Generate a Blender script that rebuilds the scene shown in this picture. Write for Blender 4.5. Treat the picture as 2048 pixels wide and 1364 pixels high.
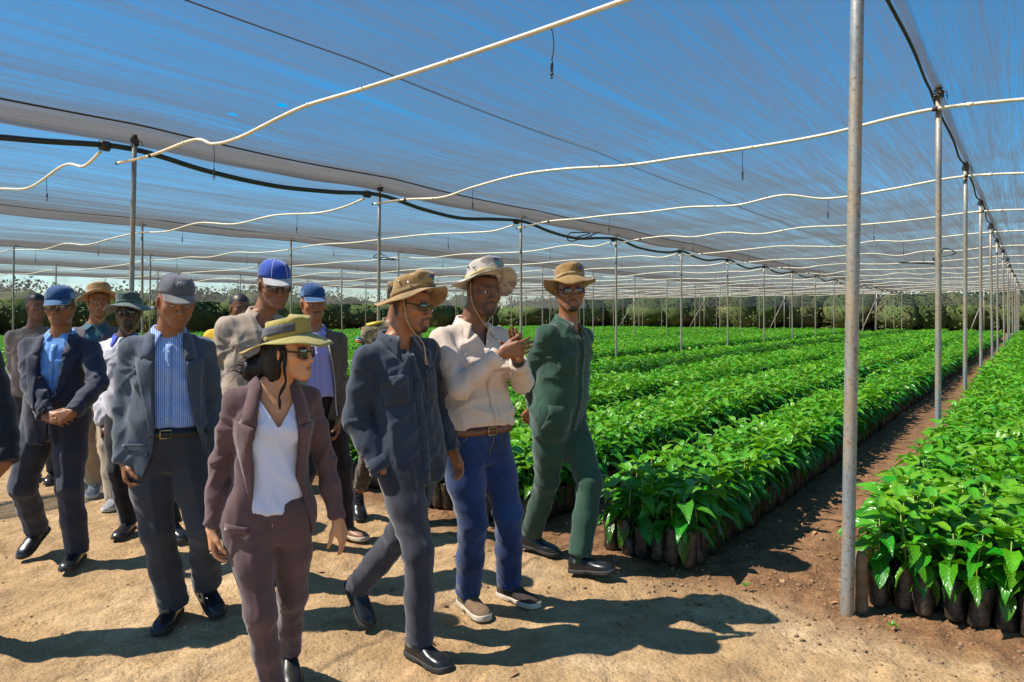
import bpy, math, random
import numpy as np
from mathutils import Vector, Matrix
from mathutils.bvhtree import BVHTree

for o in list(bpy.data.objects):
    bpy.data.objects.remove(o)
SC = bpy.context.scene
COL = SC.collection
random.seed(7)
RNG = np.random.default_rng(11)

# ------------------------------------------------------------------ camera
FOC, HORIZON, EYE = 1400.0, 632.0, 1.55      # focal length in photo pixels, horizon row, eye height
cam_data = bpy.data.cameras.new('camera')
cam_data.sensor_width = 36.0
cam_data.lens = FOC / 2048.0 * 36.0
cam_data.shift_y = -(682.0 - HORIZON) / 2048.0
cam_data.clip_start = 0.05
cam_data.clip_end = 2000.0
cam = bpy.data.objects.new('camera', cam_data)
COL.objects.link(cam)
cam.location = (0, 0, EYE)
cam.rotation_euler = (math.radians(90), 0, 0)
SC.camera = cam

# ------------------------------------------------------------------ light
SUN_DIR = Vector((-1.345, -0.10, 1.76)).normalized()     # towards the sun
world = bpy.data.worlds.new('World')
SC.world = world
world.use_nodes = True
wn = world.node_tree.nodes
wl = world.node_tree.links
sky = wn.new('ShaderNodeTexSky')
sky.sky_type = 'NISHITA'
sky.sun_disc = False
sky.sun_elevation = math.asin(SUN_DIR.z)
sky.sun_rotation = math.atan2(SUN_DIR.x, SUN_DIR.y)
sky.altitude = 1700.0
sky.air_density = 1.0
sky.dust_density = 0.6
sky.ozone_density = 2.0
hsv = wn.new('ShaderNodeHueSaturation')
hsv.inputs['Saturation'].default_value = 1.55
hsv.inputs['Hue'].default_value = 0.489
wl.new(sky.outputs[0], hsv.inputs['Color'])
wl.new(hsv.outputs[0], wn['Background'].inputs[0])
wn['Background'].inputs[1].default_value = 0.100
sun_data = bpy.data.lights.new('sun', 'SUN')
sun_data.energy = 5.0
sun_data.angle = math.radians(0.5)
sun_data.color = (1.0, 0.945, 0.85)
sun = bpy.data.objects.new('sun', sun_data)
COL.objects.link(sun)
sun.rotation_euler = (-SUN_DIR).to_track_quat('-Z', 'Y').to_euler()
sun.location = (-20, 20, 40)
SC.view_settings.view_transform = 'Standard'
SC.view_settings.look = 'None'
SC.view_settings.exposure = 1.2
SC.view_settings.gamma = 1.0
SC.view_settings.use_curve_mapping = False
SC.cycles.transparent_max_bounces = 24
SC.cycles.max_bounces = 6

# ------------------------------------------------------------------ layout frame
TH = math.atan2(1039.0, FOC)                 # the planting rows run off to the right at this angle
SN, CS = math.sin(TH), math.cos(TH)
def uv(u, v, z=0.0):                         # u along the rows, v to the left of them
    return Vector((u * SN - v * CS, u * CS + v * SN, z))
def uv_np(u, v, z):
    return np.stack([u * SN - v * CS, u * CS + v * SN, z], -1)
def at(px, py, D):                           # where a thing stood that the photograph shows at a pixel and depth
    return Vector(((px - 1024.0) / FOC * D, D, EYE - (py - HORIZON) / FOC * D))
def ground_at(px, py):
    D = EYE * FOC / (py - HORIZON)
    return Vector(((px - 1024.0) / FOC * D, D, 0.0))

# ------------------------------------------------------------------ helpers
def tag(o, label=None, cat=None, group=None, kind=None):
    if label: o['label'] = label
    if cat: o['category'] = cat
    if group: o['group'] = group
    if kind: o['kind'] = kind
    return o
def link(name, data, parent=None, mat=None):
    o = bpy.data.objects.new(name, data)
    COL.objects.link(o)
    if parent is not None: o.parent = parent
    if mat is not None and data is not None and not data.materials:
        data.materials.append(mat)
    return o
def empty(name, loc=(0, 0, 0)):
    o = bpy.data.objects.new(name, None)
    o.empty_display_size = 0.1
    COL.objects.link(o)
    o.location = loc
    return o
def mesh_np(name, V, F, smooth=True):
    """F: (n,4) or (n,3) array or a list of such arrays"""
    V = np.asarray(V, dtype=np.float32)
    Fs = F if isinstance(F, list) else [F]
    Fs = [np.asarray(f, dtype=np.int32) for f in Fs if len(f)]
    me = bpy.data.meshes.new(name)
    me.vertices.add(len(V))
    me.vertices.foreach_set('co', V.ravel())
    loops = np.concatenate([f.ravel() for f in Fs])
    tot = np.concatenate([np.full(len(f), f.shape[1], dtype=np.int32) for f in Fs])
    start = np.concatenate([[0], np.cumsum(tot)[:-1]]).astype(np.int32)
    me.loops.add(len(loops))
    me.loops.foreach_set('vertex_index', loops)
    me.polygons.add(len(tot))
    me.polygons.foreach_set('loop_start', start)
    try:
        me.polygons.foreach_set('loop_total', tot)
    except Exception:
        pass
    if smooth:
        me.polygons.foreach_set('use_smooth', np.ones(len(tot), dtype=bool))
    me.update(calc_edges=True)
    me.validate()
    return me
class MB:
    """collects pieces of one mesh"""
    def __init__(s): s.V, s.Q, s.T, s.n = [], [], [], 0
    def add(s, V, Q=None, T=None):
        V = np.asarray(V, dtype=np.float64).reshape(-1, 3)
        s.V.append(V)
        if Q is not None and len(Q): s.Q.append(np.asarray(Q) + s.n)
        if T is not None and len(T): s.T.append(np.asarray(T) + s.n)
        s.n += len(V)
        return s
    def mesh(s, name, smooth=True):
        F = []
        if s.Q: F.append(np.concatenate(s.Q))
        if s.T: F.append(np.concatenate(s.T))
        return mesh_np(name, np.concatenate(s.V), F, smooth)
    def build(s, name, mat, parent=None, smooth=True):
        return link(name, s.mesh(name, smooth), parent, mat)
    def tube(s, P, R, n=10, caps=True, flat=1.0, ref=None):
        P = np.asarray([tuple(p) for p in P], dtype=np.float64)
        m = len(P)
        R = np.full(m, R) if np.isscalar(R) else np.asarray(R, dtype=np.float64)
        t = np.gradient(P, axis=0)
        t /= np.linalg.norm(t, axis=1, keepdims=True) + 1e-12
        a = np.array(ref if ref is not None else ((0, 0, 1.0) if abs(t[0][2]) < 0.9 else (1.0, 0, 0)), dtype=np.float64)
        A = np.zeros_like(P)
        for i in range(m):
            a = a - t[i] * a.dot(t[i])
            a /= np.linalg.norm(a) + 1e-12
            A[i] = a
        B = np.cross(t, A)
        ang = np.arange(n) / n * 2 * math.pi
        ring = P[:, None, :] + R[:, None, None] * (np.cos(ang)[None, :, None] * A[:, None, :] * flat + np.sin(ang)[None, :, None] * B[:, None, :])
        V = ring.reshape(-1, 3)
        i, j = np.meshgrid(np.arange(m - 1), np.arange(n), indexing='ij')
        j2 = (j + 1) % n
        Q = np.stack([i * n + j, i * n + j2, (i + 1) * n + j2, (i + 1) * n + j], -1).reshape(-1, 4)
        T = []
        if caps:
            V = np.concatenate([V, P[:1], P[-1:]])
            c0, c1 = m * n, m * n + 1
            k = np.arange(n); k2 = (k + 1) % n
            T = np.concatenate([np.stack([np.full(n, c0), k2, k], -1), np.stack([np.full(n, c1), (m - 1) * n + k, (m - 1) * n + k2], -1)])
        return s.add(V, Q, T)
    def rings(s, C, closed_caps=True):
        """C: (m,n,3) array of rings"""
        C = np.asarray(C, dtype=np.float64)
        m, n = C.shape[:2]
        V = C.reshape(-1, 3)
        i, j = np.meshgrid(np.arange(m - 1), np.arange(n), indexing='ij')
        j2 = (j + 1) % n
        Q = np.stack([i * n + j, i * n + j2, (i + 1) * n + j2, (i + 1) * n + j], -1).reshape(-1, 4)
        T = []
        if closed_caps:
            V = np.concatenate([V, C[0].mean(0)[None], C[-1].mean(0)[None]])
            k = np.arange(n); k2 = (k + 1) % n
            T = np.concatenate([np.stack([np.full(n, m * n), k2, k], -1), np.stack([np.full(n, m * n + 1), (m - 1) * n + k, (m - 1) * n + k2], -1)])
        return s.add(V, Q, T)
    def grid(s, G):
        G = np.asarray(G, dtype=np.float64)
        m, n = G.shape[:2]
        i, j = np.meshgrid(np.arange(m - 1), np.arange(n - 1), indexing='ij')
        Q = np.stack([i * n + j, i * n + j + 1, (i + 1) * n + j + 1, (i + 1) * n + j], -1).reshape(-1, 4)
        return s.add(G.reshape(-1, 3), Q)
def vnoise(p, seed=0):
    p = np.asarray(p, dtype=np.float64)
    i = np.floor(p).astype(np.int64)
    f = p - i
    f = f * f * (3 - 2 * f)
    def h(a, b, c):
        n = (a * 374761393 + b * 668265263 + c * 1442695041 + seed * 974634777) & 0xffffffff
        n = ((n ^ (n >> 13)) * 1274126177) & 0xffffffff
        n = ((n ^ (n >> 15)) * 2246822519) & 0xffffffff
        return ((n ^ (n >> 16)) & 0xffff) / 32767.5 - 1.0
    x, y, z = i[..., 0], i[..., 1], i[..., 2]
    fx, fy, fz = f[..., 0], f[..., 1], f[..., 2]
    def lx(b, c): return h(x, b, c) * (1 - fx) + h(x + 1, b, c) * fx
    def ly(c): return lx(y, c) * (1 - fy) + lx(y + 1, c) * fy
    return ly(z) * (1 - fz) + ly(z + 1) * fz

# ------------------------------------------------------------------ materials
class NT:
    def __init__(s, name):
        s.m = bpy.data.materials.new(name)
        s.m.use_nodes = True
        s.t = s.m.node_tree
        s.b = s.t.nodes['Principled BSDF']
        s.out = s.t.nodes['Material Output']
    def n(s, typ, **kw):
        nd = s.t.nodes.new('ShaderNode' + typ)
        for k, v in kw.items(): setattr(nd, k, v)
        return nd
    def l(s, a, b): s.t.links.new(a, b)
    def val(s, sock, x):
        if hasattr(x, 'is_linked'): s.l(x, sock)
        else: sock.default_value = x
    def coord(s, kind='Object', scale=None, rot=None):
        c = s.n('TexCoord').outputs[kind]
        if scale is None and rot is None: return c
        mp = s.n('Mapping')
        s.l(c, mp.inputs[0])
        if scale is not None: mp.inputs['Scale'].default_value = scale
        if rot is not None: mp.inputs['Rotation'].default_value = rot
        return mp.outputs[0]
    def noise(s, vec, scale, detail=3.0, rough=0.55, color=False):
        t = s.n('TexNoise')
        s.l(vec, t.inputs['Vector'])
        t.inputs['Scale'].default_value = scale
        t.inputs['Detail'].default_value = detail
        t.inputs['Roughness'].default_value = rough
        return t.outputs['Color' if color else 'Fac']
    def ramp(s, fac, stops, interp='LINEAR'):
        r = s.n('ValToRGB')
        r.color_ramp.interpolation = interp
        el = r.color_ramp.elements
        while len(el) < len(stops): el.new(0.5)
        for e, (p, c) in zip(el, stops):
            e.position = p
            e.color = (*c, 1) if len(c) == 3 else c
        s.l(fac, r.inputs[0])
        return r.outputs[0]
    def math(s, op, a, b=None, clamp=False):
        m = s.n('Math', operation=op, use_clamp=clamp)
        s.val(m.inputs[0], a)
        if b is not None: s.val(m.inputs[1], b)
        return m.outputs[0]
    def mix(s, fac, a, b):
        m = s.n('Mix', data_type='RGBA')
        s.val(m.inputs[0], fac)
        for i, x in ((6, a), (7, b)):
            if hasattr(x, 'is_linked'): s.l(x, m.inputs[i])
            else: m.inputs[i].default_value = (*x, 1) if len(x) == 3 else x
        return m.outputs[2]
    def bump(s, h, strength=0.3, dist=0.01, prev=None):
        b = s.n('Bump')
        s.l(h, b.inputs['Height'])
        b.inputs['Strength'].default_value = strength
        b.inputs['Distance'].default_value = dist
        if prev is not None: s.l(prev, b.inputs['Normal'])
        return b.outputs[0]
    def setp(s, **kw):
        for k, v in kw.items(): s.val(s.b.inputs[k.replace('_', ' ')], v if not (isinstance(v, tuple) and len(v) == 3) else (*v, 1))
        return s

def simple_mat(name, col, rough=0.6, var=0.25, scale=30.0, bump=0.0, metal=0.0, spec=0.5):
    t = NT(name)
    c = t.coord()
    nz = t.noise(c, scale, 4)
    dark = tuple(x * (1 - var) for x in col)
    lite = tuple(min(1, x * (1 + var)) for x in col)
    t.setp(Base_Color=t.ramp(nz, [(0.3, dark), (0.7, lite)]), Roughness=rough, Metallic=metal, Specular_IOR_Level=spec)
    if bump: t.l(t.bump(nz, bump, 0.004), t.b.inputs['Normal'])
    return t.m

def mat_ground():
    t = NT('bare_soil')
    c = t.coord()
    # distance along the rows, in metres: packed pale soil in front, loose brown soil between the beds
    dot = t.n('VectorMath', operation='DOT_PRODUCT'); t.l(c, dot.inputs[0]); dot.inputs[1].default_value = (SN, CS, 0)
    dv = t.n('VectorMath', operation='DOT_PRODUCT'); t.l(c, dv.inputs[0]); dv.inputs[1].default_value = (-CS, SN, 0)
    n_edge = t.noise(c, 1.3, 4)
    uu = t.math('ADD', dot.outputs['Value'], t.math('MULTIPLY', t.math('SUBTRACT', n_edge, 0.5), 0.9))
    # the worn track curves round towards the right-hand bed
    bend = t.math('MULTIPLY', t.math('MAXIMUM', t.math('SUBTRACT', 1.2, dv.outputs['Value']), 0.0), 0.12)
    uu = t.math('ADD', uu, bend)
    mr = t.n('MapRange'); t.l(uu, mr.inputs[0]); mr.inputs[1].default_value = 3.68; mr.inputs[2].default_value = 4.12
    mask = mr.outputs[0]
    big = t.noise(c, 0.9, 5, 0.6)
    mid = t.noise(c, 6.0, 6, 0.65)
    fine = t.noise(c, 60.0, 6, 0.7)
    pale = t.ramp(big, [(0.30, (0.36, 0.222, 0.106)), (0.52, (0.46, 0.298, 0.150)), (0.72, (0.58, 0.420, 0.250))])
    pale = t.mix(t.math('MULTIPLY', t.ramp(mid, [(0.42, (0, 0, 0)), (0.62, (1, 1, 1))]), 0.45), pale, (0.21, 0.125, 0.06))
    pale = t.mix(t.math('MULTIPLY', t.ramp(fine, [(0.35, (1, 1, 1)), (0.5, (0, 0, 0))]), 0.5), pale, (0.16, 0.095, 0.05))
    brown = t.ramp(mid, [(0.3, (0.15, 0.075, 0.034)), (0.55, (0.25, 0.130, 0.060)), (0.75, (0.36, 0.20, 0.10))])
    brown = t.mix(t.math('MULTIPLY', t.ramp(fine, [(0.38, (1, 1, 1)), (0.55, (0, 0, 0))]), 0.6), brown, (0.06, 0.03, 0.016))
    col = t.mix(mask, pale, brown)
    # far outside the net: dry grass
    far = t.n('MapRange'); t.l(dot.outputs['Value'], far.inputs[0]); far.inputs[1].default_value = 60; far.inputs[2].default_value = 75
    col = t.mix(far.outputs[0], col, (0.16, 0.14, 0.05))
    t.setp(Base_Color=col, Roughness=0.93, Specular_IOR_Level=0.2)
    h1 = t.bump(mid, 0.9, 0.05)
    vor = t.n('TexVoronoi'); vor.inputs['Scale'].default_value = 45; t.l(c, vor.inputs['Vector'])
    h2 = t.bump(vor.outputs['Distance'], 0.35, 0.012, h1)
    h3 = t.bump(fine, 0.6, 0.014, h2)
    t.l(h3, t.b.inputs['Normal'])
    return t.m

def mat_net(dense=0.28, name='shade_net_weave', thread=0.105):
    t = NT(name)
    c = t.coord()
    # threads run along the rows: stretched noise gives the creases and uneven weave
    st = t.n('Mapping'); t.l(c, st.inputs[0]); st.inputs['Rotation'].default_value = (0, 0, TH - math.pi / 2); 
    sc = t.n('Mapping'); t.l(st.outputs[0], sc.inputs[0]); sc.inputs['Scale'].default_value = (0.12, 5.0, 1.0)
    cre = t.noise(sc.outputs[0], 1.0, 6, 0.62)
    sc2 = t.n('Mapping'); t.l(st.outputs[0], sc2.inputs[0]); sc2.inputs['Scale'].default_value = (0.5, 26.0, 1.0)
    fine = t.noise(sc2.outputs[0], 1.0, 4, 0.6)
    wv = t.noise(c, 110.0, 2, 0.5)
    sc3 = t.n('Mapping'); t.l(st.outputs[0], sc3.inputs[0]); sc3.inputs['Scale'].default_value = (1.2, 75.0, 1.0)
    thr = t.noise(sc3.outputs[0], 1.0, 2, 0.5)
    patch = t.noise(c, 0.35, 3)
    base = t.math('ADD', dense, t.math('MULTIPLY', t.math('SUBTRACT', cre, 0.5), 0.42))
    base = t.math('ADD', base, t.math('MULTIPLY', t.math('SUBTRACT', fine, 0.5), 0.32))
    base = t.math('ADD', base, t.math('MULTIPLY', t.math('SUBTRACT', wv, 0.5), 0.50))
    base = t.math('ADD', base, t.math('MULTIPLY', t.math('SUBTRACT', thr, 0.5), 0.38))
    base = t.math('ADD', base, t.math('MULTIPLY', t.math('SUBTRACT', patch, 0.5), 0.08), clamp=True)
    # a weave covers more of what is behind it the flatter you look along it
    lw = t.n('LayerWeight'); lw.inputs[0].default_value = 0.5
    cosv = t.math('MAXIMUM', t.math('SUBTRACT', 1.0, lw.outputs['Facing']), 0.07)
    trans = t.math('POWER', t.math('SUBTRACT', 1.0, base), t.math('POWER', cosv, -0.85))
    alpha = t.math('SUBTRACT', 1.0, trans, clamp=True)
    # small tears
    for (hu, hv, ru, rv) in HOLES:
        d = t.n('VectorMath', operation='SUBTRACT'); t.l(st.outputs[0], d.inputs[0]); d.inputs[1].default_value = (hu, hv, 0)
        e = t.n('VectorMath', operation='MULTIPLY'); t.l(d.outputs[0], e.inputs[0]); e.inputs[1].default_value = (1 / ru, 1 / rv, 0)
        ln = t.n('VectorMath', operation='LENGTH'); t.l(e.outputs[0], ln.inputs[0])
        alpha = t.math('MULTIPLY', alpha, t.math('GREATER_THAN', ln.outputs['Value'], 1.0))
    tr = t.n('BsdfTransparent')
    df = t.n('BsdfDiffuse'); df.inputs[0].default_value = (thread * .5, thread * .53, thread * .6, 1)
    tl = t.n('BsdfTranslucent'); tl.inputs[0].default_value = (thread * 1.08, thread, thread * .95, 1)
    m1 = t.n('MixShader'); m1.inputs[0].default_value = 0.55
    t.l(df.outputs[0], m1.inputs[1]); t.l(tl.outputs[0], m1.inputs[2])
    m2 = t.n('MixShader'); t.l(alpha, m2.inputs[0]); t.l(tr.outputs[0], m2.inputs[1]); t.l(m1.outputs[0], m2.inputs[2])
    t.l(m2.outputs[0], t.out.inputs[0])
    t.t.nodes.remove(t.b)
    return t.m

def mat_post():
    t = NT('galvanised_steel')
    c = t.coord()
    s1 = t.n('Mapping'); t.l(c, s1.inputs[0]); s1.inputs['Scale'].default_value = (11, 11, 2.2)
    streak = t.noise(s1.outputs[0], 1.0, 5, 0.65)
    spot = t.noise(c, 55, 4, 0.7)
    col = t.ramp(streak, [(0.3, (0.20, 0.23, 0.24)), (0.6, (0.30, 0.33, 0.33))])
    dirt = t.ramp(streak, [(0.42, (0, 0, 0)), (0.58, (1, 1, 1))])
    col = t.mix(t.math('MULTIPLY', dirt, 0.75), col, (0.36, 0.25, 0.13))
    col = t.mix(t.math('MULTIPLY', t.ramp(spot, [(0.52, (0, 0, 0)), (0.66, (1, 1, 1))]), 0.8), col, (0.15, 0.08, 0.04))
    t.setp(Base_Color=col, Roughness=t.ramp(spot, [(0.3, (0.42,) * 3), (0.7, (0.68,) * 3)]), Metallic=0.35)
    t.l(t.bump(spot, 0.12, 0.003), t.b.inputs['Normal'])
    return t.m

def mat_leaf():
    t = NT('coffee_leaf')
    uvc = t.n('UVMap').outputs[0]
    sep = t.n('SeparateXYZ'); t.l(uvc, sep.inputs[0])
    ag = t.n('Attribute', attribute_name='age').outputs['Fac']
    rnd = t.n('ObjectInfo').outputs['Random']
    c = t.coord()
    nz = t.noise(c, 9.0, 3)
    base = t.ramp(ag, [(0.0, (0.110, 0.34, 0.006)), (0.45, (0.030, 0.215, 0.005)), (1.0, (0.010, 0.100, 0.006))])
    hs = t.n('HueSaturation'); t.l(base, hs.inputs['Color'])
    t.l(t.math('ADD', 0.470, t.math('MULTIPLY', rnd, 0.05)), hs.inputs['Hue'])
    t.l(t.math('ADD', 0.75, t.math('MULTIPLY', nz, 0.55)), hs.inputs['Value'])
    # midrib and side veins, a shade paler
    av = t.math('ABSOLUTE', t.math('SUBTRACT', sep.outputs[1], 0.5))
    rib = t.math('LESS_THAN', av, 0.03)
    ph = t.math('SUBTRACT', t.math('MULTIPLY', sep.outputs[0], 52.0), t.math('MULTIPLY', av, 26.0))
    vein = t.math('SINE', ph)
    vl = t.math('GREATER_THAN', vein, 0.93)
    col = t.mix(t.math('MULTIPLY', t.math('MAXIMUM', rib, vl), 0.35), hs.outputs[0], (0.20, 0.40, 0.05))
    # a few older leaves carry yellow blotches near the edge
    blot = t.noise(c, 38.0, 3)
    old = t.ramp(ag, [(0.80, (0, 0, 0)), (1.0, (1, 1, 1))])
    ed = t.ramp(av, [(0.12, (0, 0, 0)), (0.42, (1, 1, 1))])
    bm = t.math('MULTIPLY', t.math('MULTIPLY', old, ed), t.ramp(blot, [(0.55, (0, 0, 0)), (0.64, (1, 1, 1))]))
    col = t.mix(bm, col, (0.42, 0.30, 0.03))
    t.setp(Base_Color=col, Roughness=0.30, Specular_IOR_Level=0.55)
    t.l(t.bump(vein, 0.35, 0.004), t.b.inputs['Normal'])
    tl = t.n('BsdfTranslucent')
    t.l(t.mix(0.5, col, (0.16, 0.52, 0.004)), tl.inputs[0])
    mx = t.n('MixShader'); mx.inputs[0].default_value = 0.22
    t.l(t.b.outputs[0], mx.inputs[1]); t.l(tl.outputs[0], mx.inputs[2])
    t.l(mx.outputs[0], t.out.inputs[0])
    return t.m

def mat_bag():
    t = NT('black_poly_bag')
    c = t.coord()
    n1 = t.noise(c, 14, 4)
    n2 = t.noise(c, 60, 3)
    dust = t.ramp(n1, [(0.35, (0.012, 0.011, 0.010)), (0.55, (0.05, 0.036, 0.025)), (0.75, (0.15, 0.10, 0.062))])
    t.setp(Base_Color=dust, Roughness=0.42, Specular_IOR_Level=0.5)
    t.l(t.bump(n2, 0.5, 0.006, t.bump(n1, 0.6, 0.02)), t.b.inputs['Normal'])
    return t.m

# rows of posts: v of each row, u of each post in it
ROW_V = [0.775, 8.94, 17.1, 25.3, 33.4, 41.6]
POST_U = [4.08, 8.18, 12.38] + [16.70 + 4.31 * i for i in range(13)]
ROOF_Z = 3.84
HOLES = [(4.37, 6.19, 0.06, 0.05), (4.28, 6.94, 0.06, 0.05), (4.98, 5.58, 0.03, 0.02), (4.9, 6.95, 0.03, 0.015)]

M_GROUND = mat_ground()
M_NET = mat_net()
M_NET_THIN = mat_net(0.25, 'thin_net_weave', 0.10)
M_NET_FOLD = mat_net(0.50, 'folded_net_weave', 0.15)
M_POST = mat_post()
M_LEAF = mat_leaf()
M_BAG = mat_bag()
M_PVC = simple_mat('cream_pvc', (0.72, 0.65, 0.50), 0.45, 0.14, 7)
M_HOSE = simple_mat('black_hose', (0.022, 0.028, 0.03), 0.45, 0.2, 9)
M_WIRE = simple_mat('dark_wire', (0.02, 0.02, 0.022), 0.6, 0.2, 20)
M_KNOT = simple_mat('dark_cord', (0.035, 0.03, 0.028), 0.8, 0.4, 60, 0.5)
M_STEM = simple_mat('green_stem', (0.22, 0.26, 0.05), 0.5, 0.3, 40)
M_SOIL = simple_mat('dark_potting_soil', (0.07, 0.04, 0.022), 0.95, 0.4, 60, 0.6)
M_CLOD = simple_mat('soil_clod', (0.24, 0.145, 0.075), 0.95, 0.35, 25, 0.6)

# ------------------------------------------------------------------ ground
def axis(lo, hi, near_lo, near_hi, step, grow=1.16):
    a = list(np.arange(near_lo, near_hi + 1e-6, step))
    s, x = step, a[-1]
    while x < hi:
        s = min(s * grow, 25); x += s; a.append(x)
    s, x, pre = step, near_lo, []
    while x > lo:
        s = min(s * grow, 25); x -= s; pre.append(x)
    return np.array(pre[::-1] + a)
gx = axis(-350, 450, -4.2, 3.4, 0.028)
gy = axis(-60, 500, 2.3, 6.5, 0.028)
GX, GY = np.meshgrid(gx, gy, indexing='ij')
def ground_z(x, y):
    p = np.stack([x, y, np.zeros_like(x)], -1)
    u = x * SN + y * CS
    near = np.clip((12 - np.hypot(x, y)) / 6, 0, 1)
    loose = np.clip((u - 3.4) / 0.5, 0, 1)
    z = 0.014 * vnoise(p * 1.1, 1) + 0.010 * vnoise(p * 3.3, 2) + (0.008 + 0.007 * loose) * vnoise(p * 9.0, 3)
    r = vnoise(p * 24.0, 4)
    z += (0.005 + 0.006 * loose) * r - 0.010 * np.clip(vnoise(p * 6.0, 6) - 0.45, 0, 1) + 0.004 * np.clip(vnoise(p * 14.0, 5) - 0.35, 0, 1) * 3
    return z * near - 0.012
GZ = ground_z(GX, GY)
fr_ = np.random.default_rng(77)                # trodden footprints, heading the way the group walks
for i in range(130):
    fx, fy = fr_.uniform(-3.6, 3.0), fr_.uniform(2.3, 5.6)
    if fx * SN + fy * CS > 3.9: continue
    an = math.radians(-45 + fr_.normal(0, 35)); ca, sa = math.cos(an), math.sin(an)
    i0, i1 = np.searchsorted(gx, (fx - .25, fx + .25)); j0, j1 = np.searchsorted(gy, (fy - .25, fy + .25))
    X_, Y_ = GX[i0:i1, j0:j1] - fx, GY[i0:i1, j0:j1] - fy
    a_, b_ = X_ * ca + Y_ * sa, -X_ * sa + Y_ * ca
    w_ = .042 + .010 * np.sin((a_ / .14 + .3) * 1.8)
    r_ = np.maximum(np.abs(a_) / .145, np.abs(b_) / w_)
    dep = fr_.uniform(.003, .009)
    GZ[i0:i1, j0:j1] += np.where(r_ < 1, -dep * np.clip((1 - r_) * 4, 0, 1), 0) + .5 * dep * np.exp(-((r_ - 1.12) / .12) ** 2)
gm = MB().grid(np.stack([GX, GY, GZ], -1)).mesh('ground')
tag(link('ground', gm, None, M_GROUND), kind='structure')

# loose clods and pebbles
def blob(n_seed):
    V = np.array([(0, 0, 1), (.9, 0, .1), (.28, .85, .1), (-.72, .53, .1), (-.72, -.53, .1), (.28, -.85, .1), (0, 0, -.6)], dtype=float)
    V *= (1 + 0.35 * np.random.default_rng(n_seed).uniform(-1, 1, V.shape))
    T = np.array([(0, 1, 2), (0, 2, 3), (0, 3, 4), (0, 4, 5), (0, 5, 1), (6, 2, 1), (6, 3, 2), (6, 4, 3), (6, 5, 4), (6, 1, 5)])
    return V, T
cl = MB()
for i in range(2600):
    if i < 1500:
        u, v = RNG.uniform(3.4, 5.6), RNG.uniform(0.0, 2.2)
        if u > 4.15 and not (0.72 < v < 1.74): continue
        r = RNG.gamma(1.6, 0.0036) + 0.002
    else:
        u, v = RNG.uniform(0.2, 4.0), RNG.uniform(-1.0, 7.0)
        r = RNG.gamma(1.4, 0.003) + 0.0018
    p = uv(u, v)
    if p.y < 2.2: continue
    V, T = blob(i % 23)
    a = RNG.uniform(0, 6.28)
    R = np.array([[math.cos(a), -math.sin(a), 0], [math.sin(a), math.cos(a), 0], [0, 0, 0.7]])
    z = float(ground_z(np.array(p.x), np.array(p.y)))
    cl.add(V @ R.T * min(r, 0.028) + np.array([p.x, p.y, z]), None, T)
tag(cl.build('soil_clods', M_CLOD, None, False), 'loose clods and pebbles scattered over the bare soil', 'clods', kind='stuff')

# ------------------------------------------------------------------ posts
ORD = ['first', 'second', 'third', 'fourth', 'fifth', 'sixth', 'seventh', 'eighth', 'ninth', 'tenth', 'eleventh', 'twelfth',
       'thirteenth', 'fourteenth', 'fifteenth', 'sixteenth']
ROW_NAME = ['soil path row', 'black hose row', 'first row left of the hose', 'second row left of the hose', 'third row left of the hose', 'far left row']
def knot(seed, big=1.0):
    r = np.random.default_rng(seed)
    m = MB()
    for k in range(4):                       # turns of cord round the post head
        z = -0.03 - 0.022 * k
        a = np.linspace(0, 6.6, 18) + r.uniform(0, 6)
        R = 0.038 + 0.006 * r.random()
        P = np.stack([R * np.cos(a), R * np.sin(a), z + 0.012 * np.sin(a + k)], -1)
        m.tube(P, 0.008 * big, 6)
    for k in range(2):                       # loose ends
        a = r.uniform(0, 6.28)
        P = [(0.04 * math.cos(a), 0.04 * math.sin(a), -0.04), (0.075 * math.cos(a), 0.075 * math.sin(a), -0.05), (0.085 * math.cos(a), 0.085 * math.sin(a), -0.10 - 0.05 * r.random())]
        m.tube(P, 0.005 * big, 5)
    m.tube([(0, 0, -0.02), (0, 0, 0.03)], [0.036, 0.028], 8)
    return m.mesh('tie')
KNOTS = [knot(s) for s in range(4)]
for k in KNOTS: k.materials.append(M_KNOT)
def make_pole(lean, h, r):
    z = np.array([-0.15, 0.0, 0.6, 1.2, 1.8, 2.4, 3.0, h])
    P = np.stack([lean[0] * z, lean[1] * z, z], -1)
    return MB().tube(P, r, 16).mesh('pole')
POSTS = {}
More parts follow.
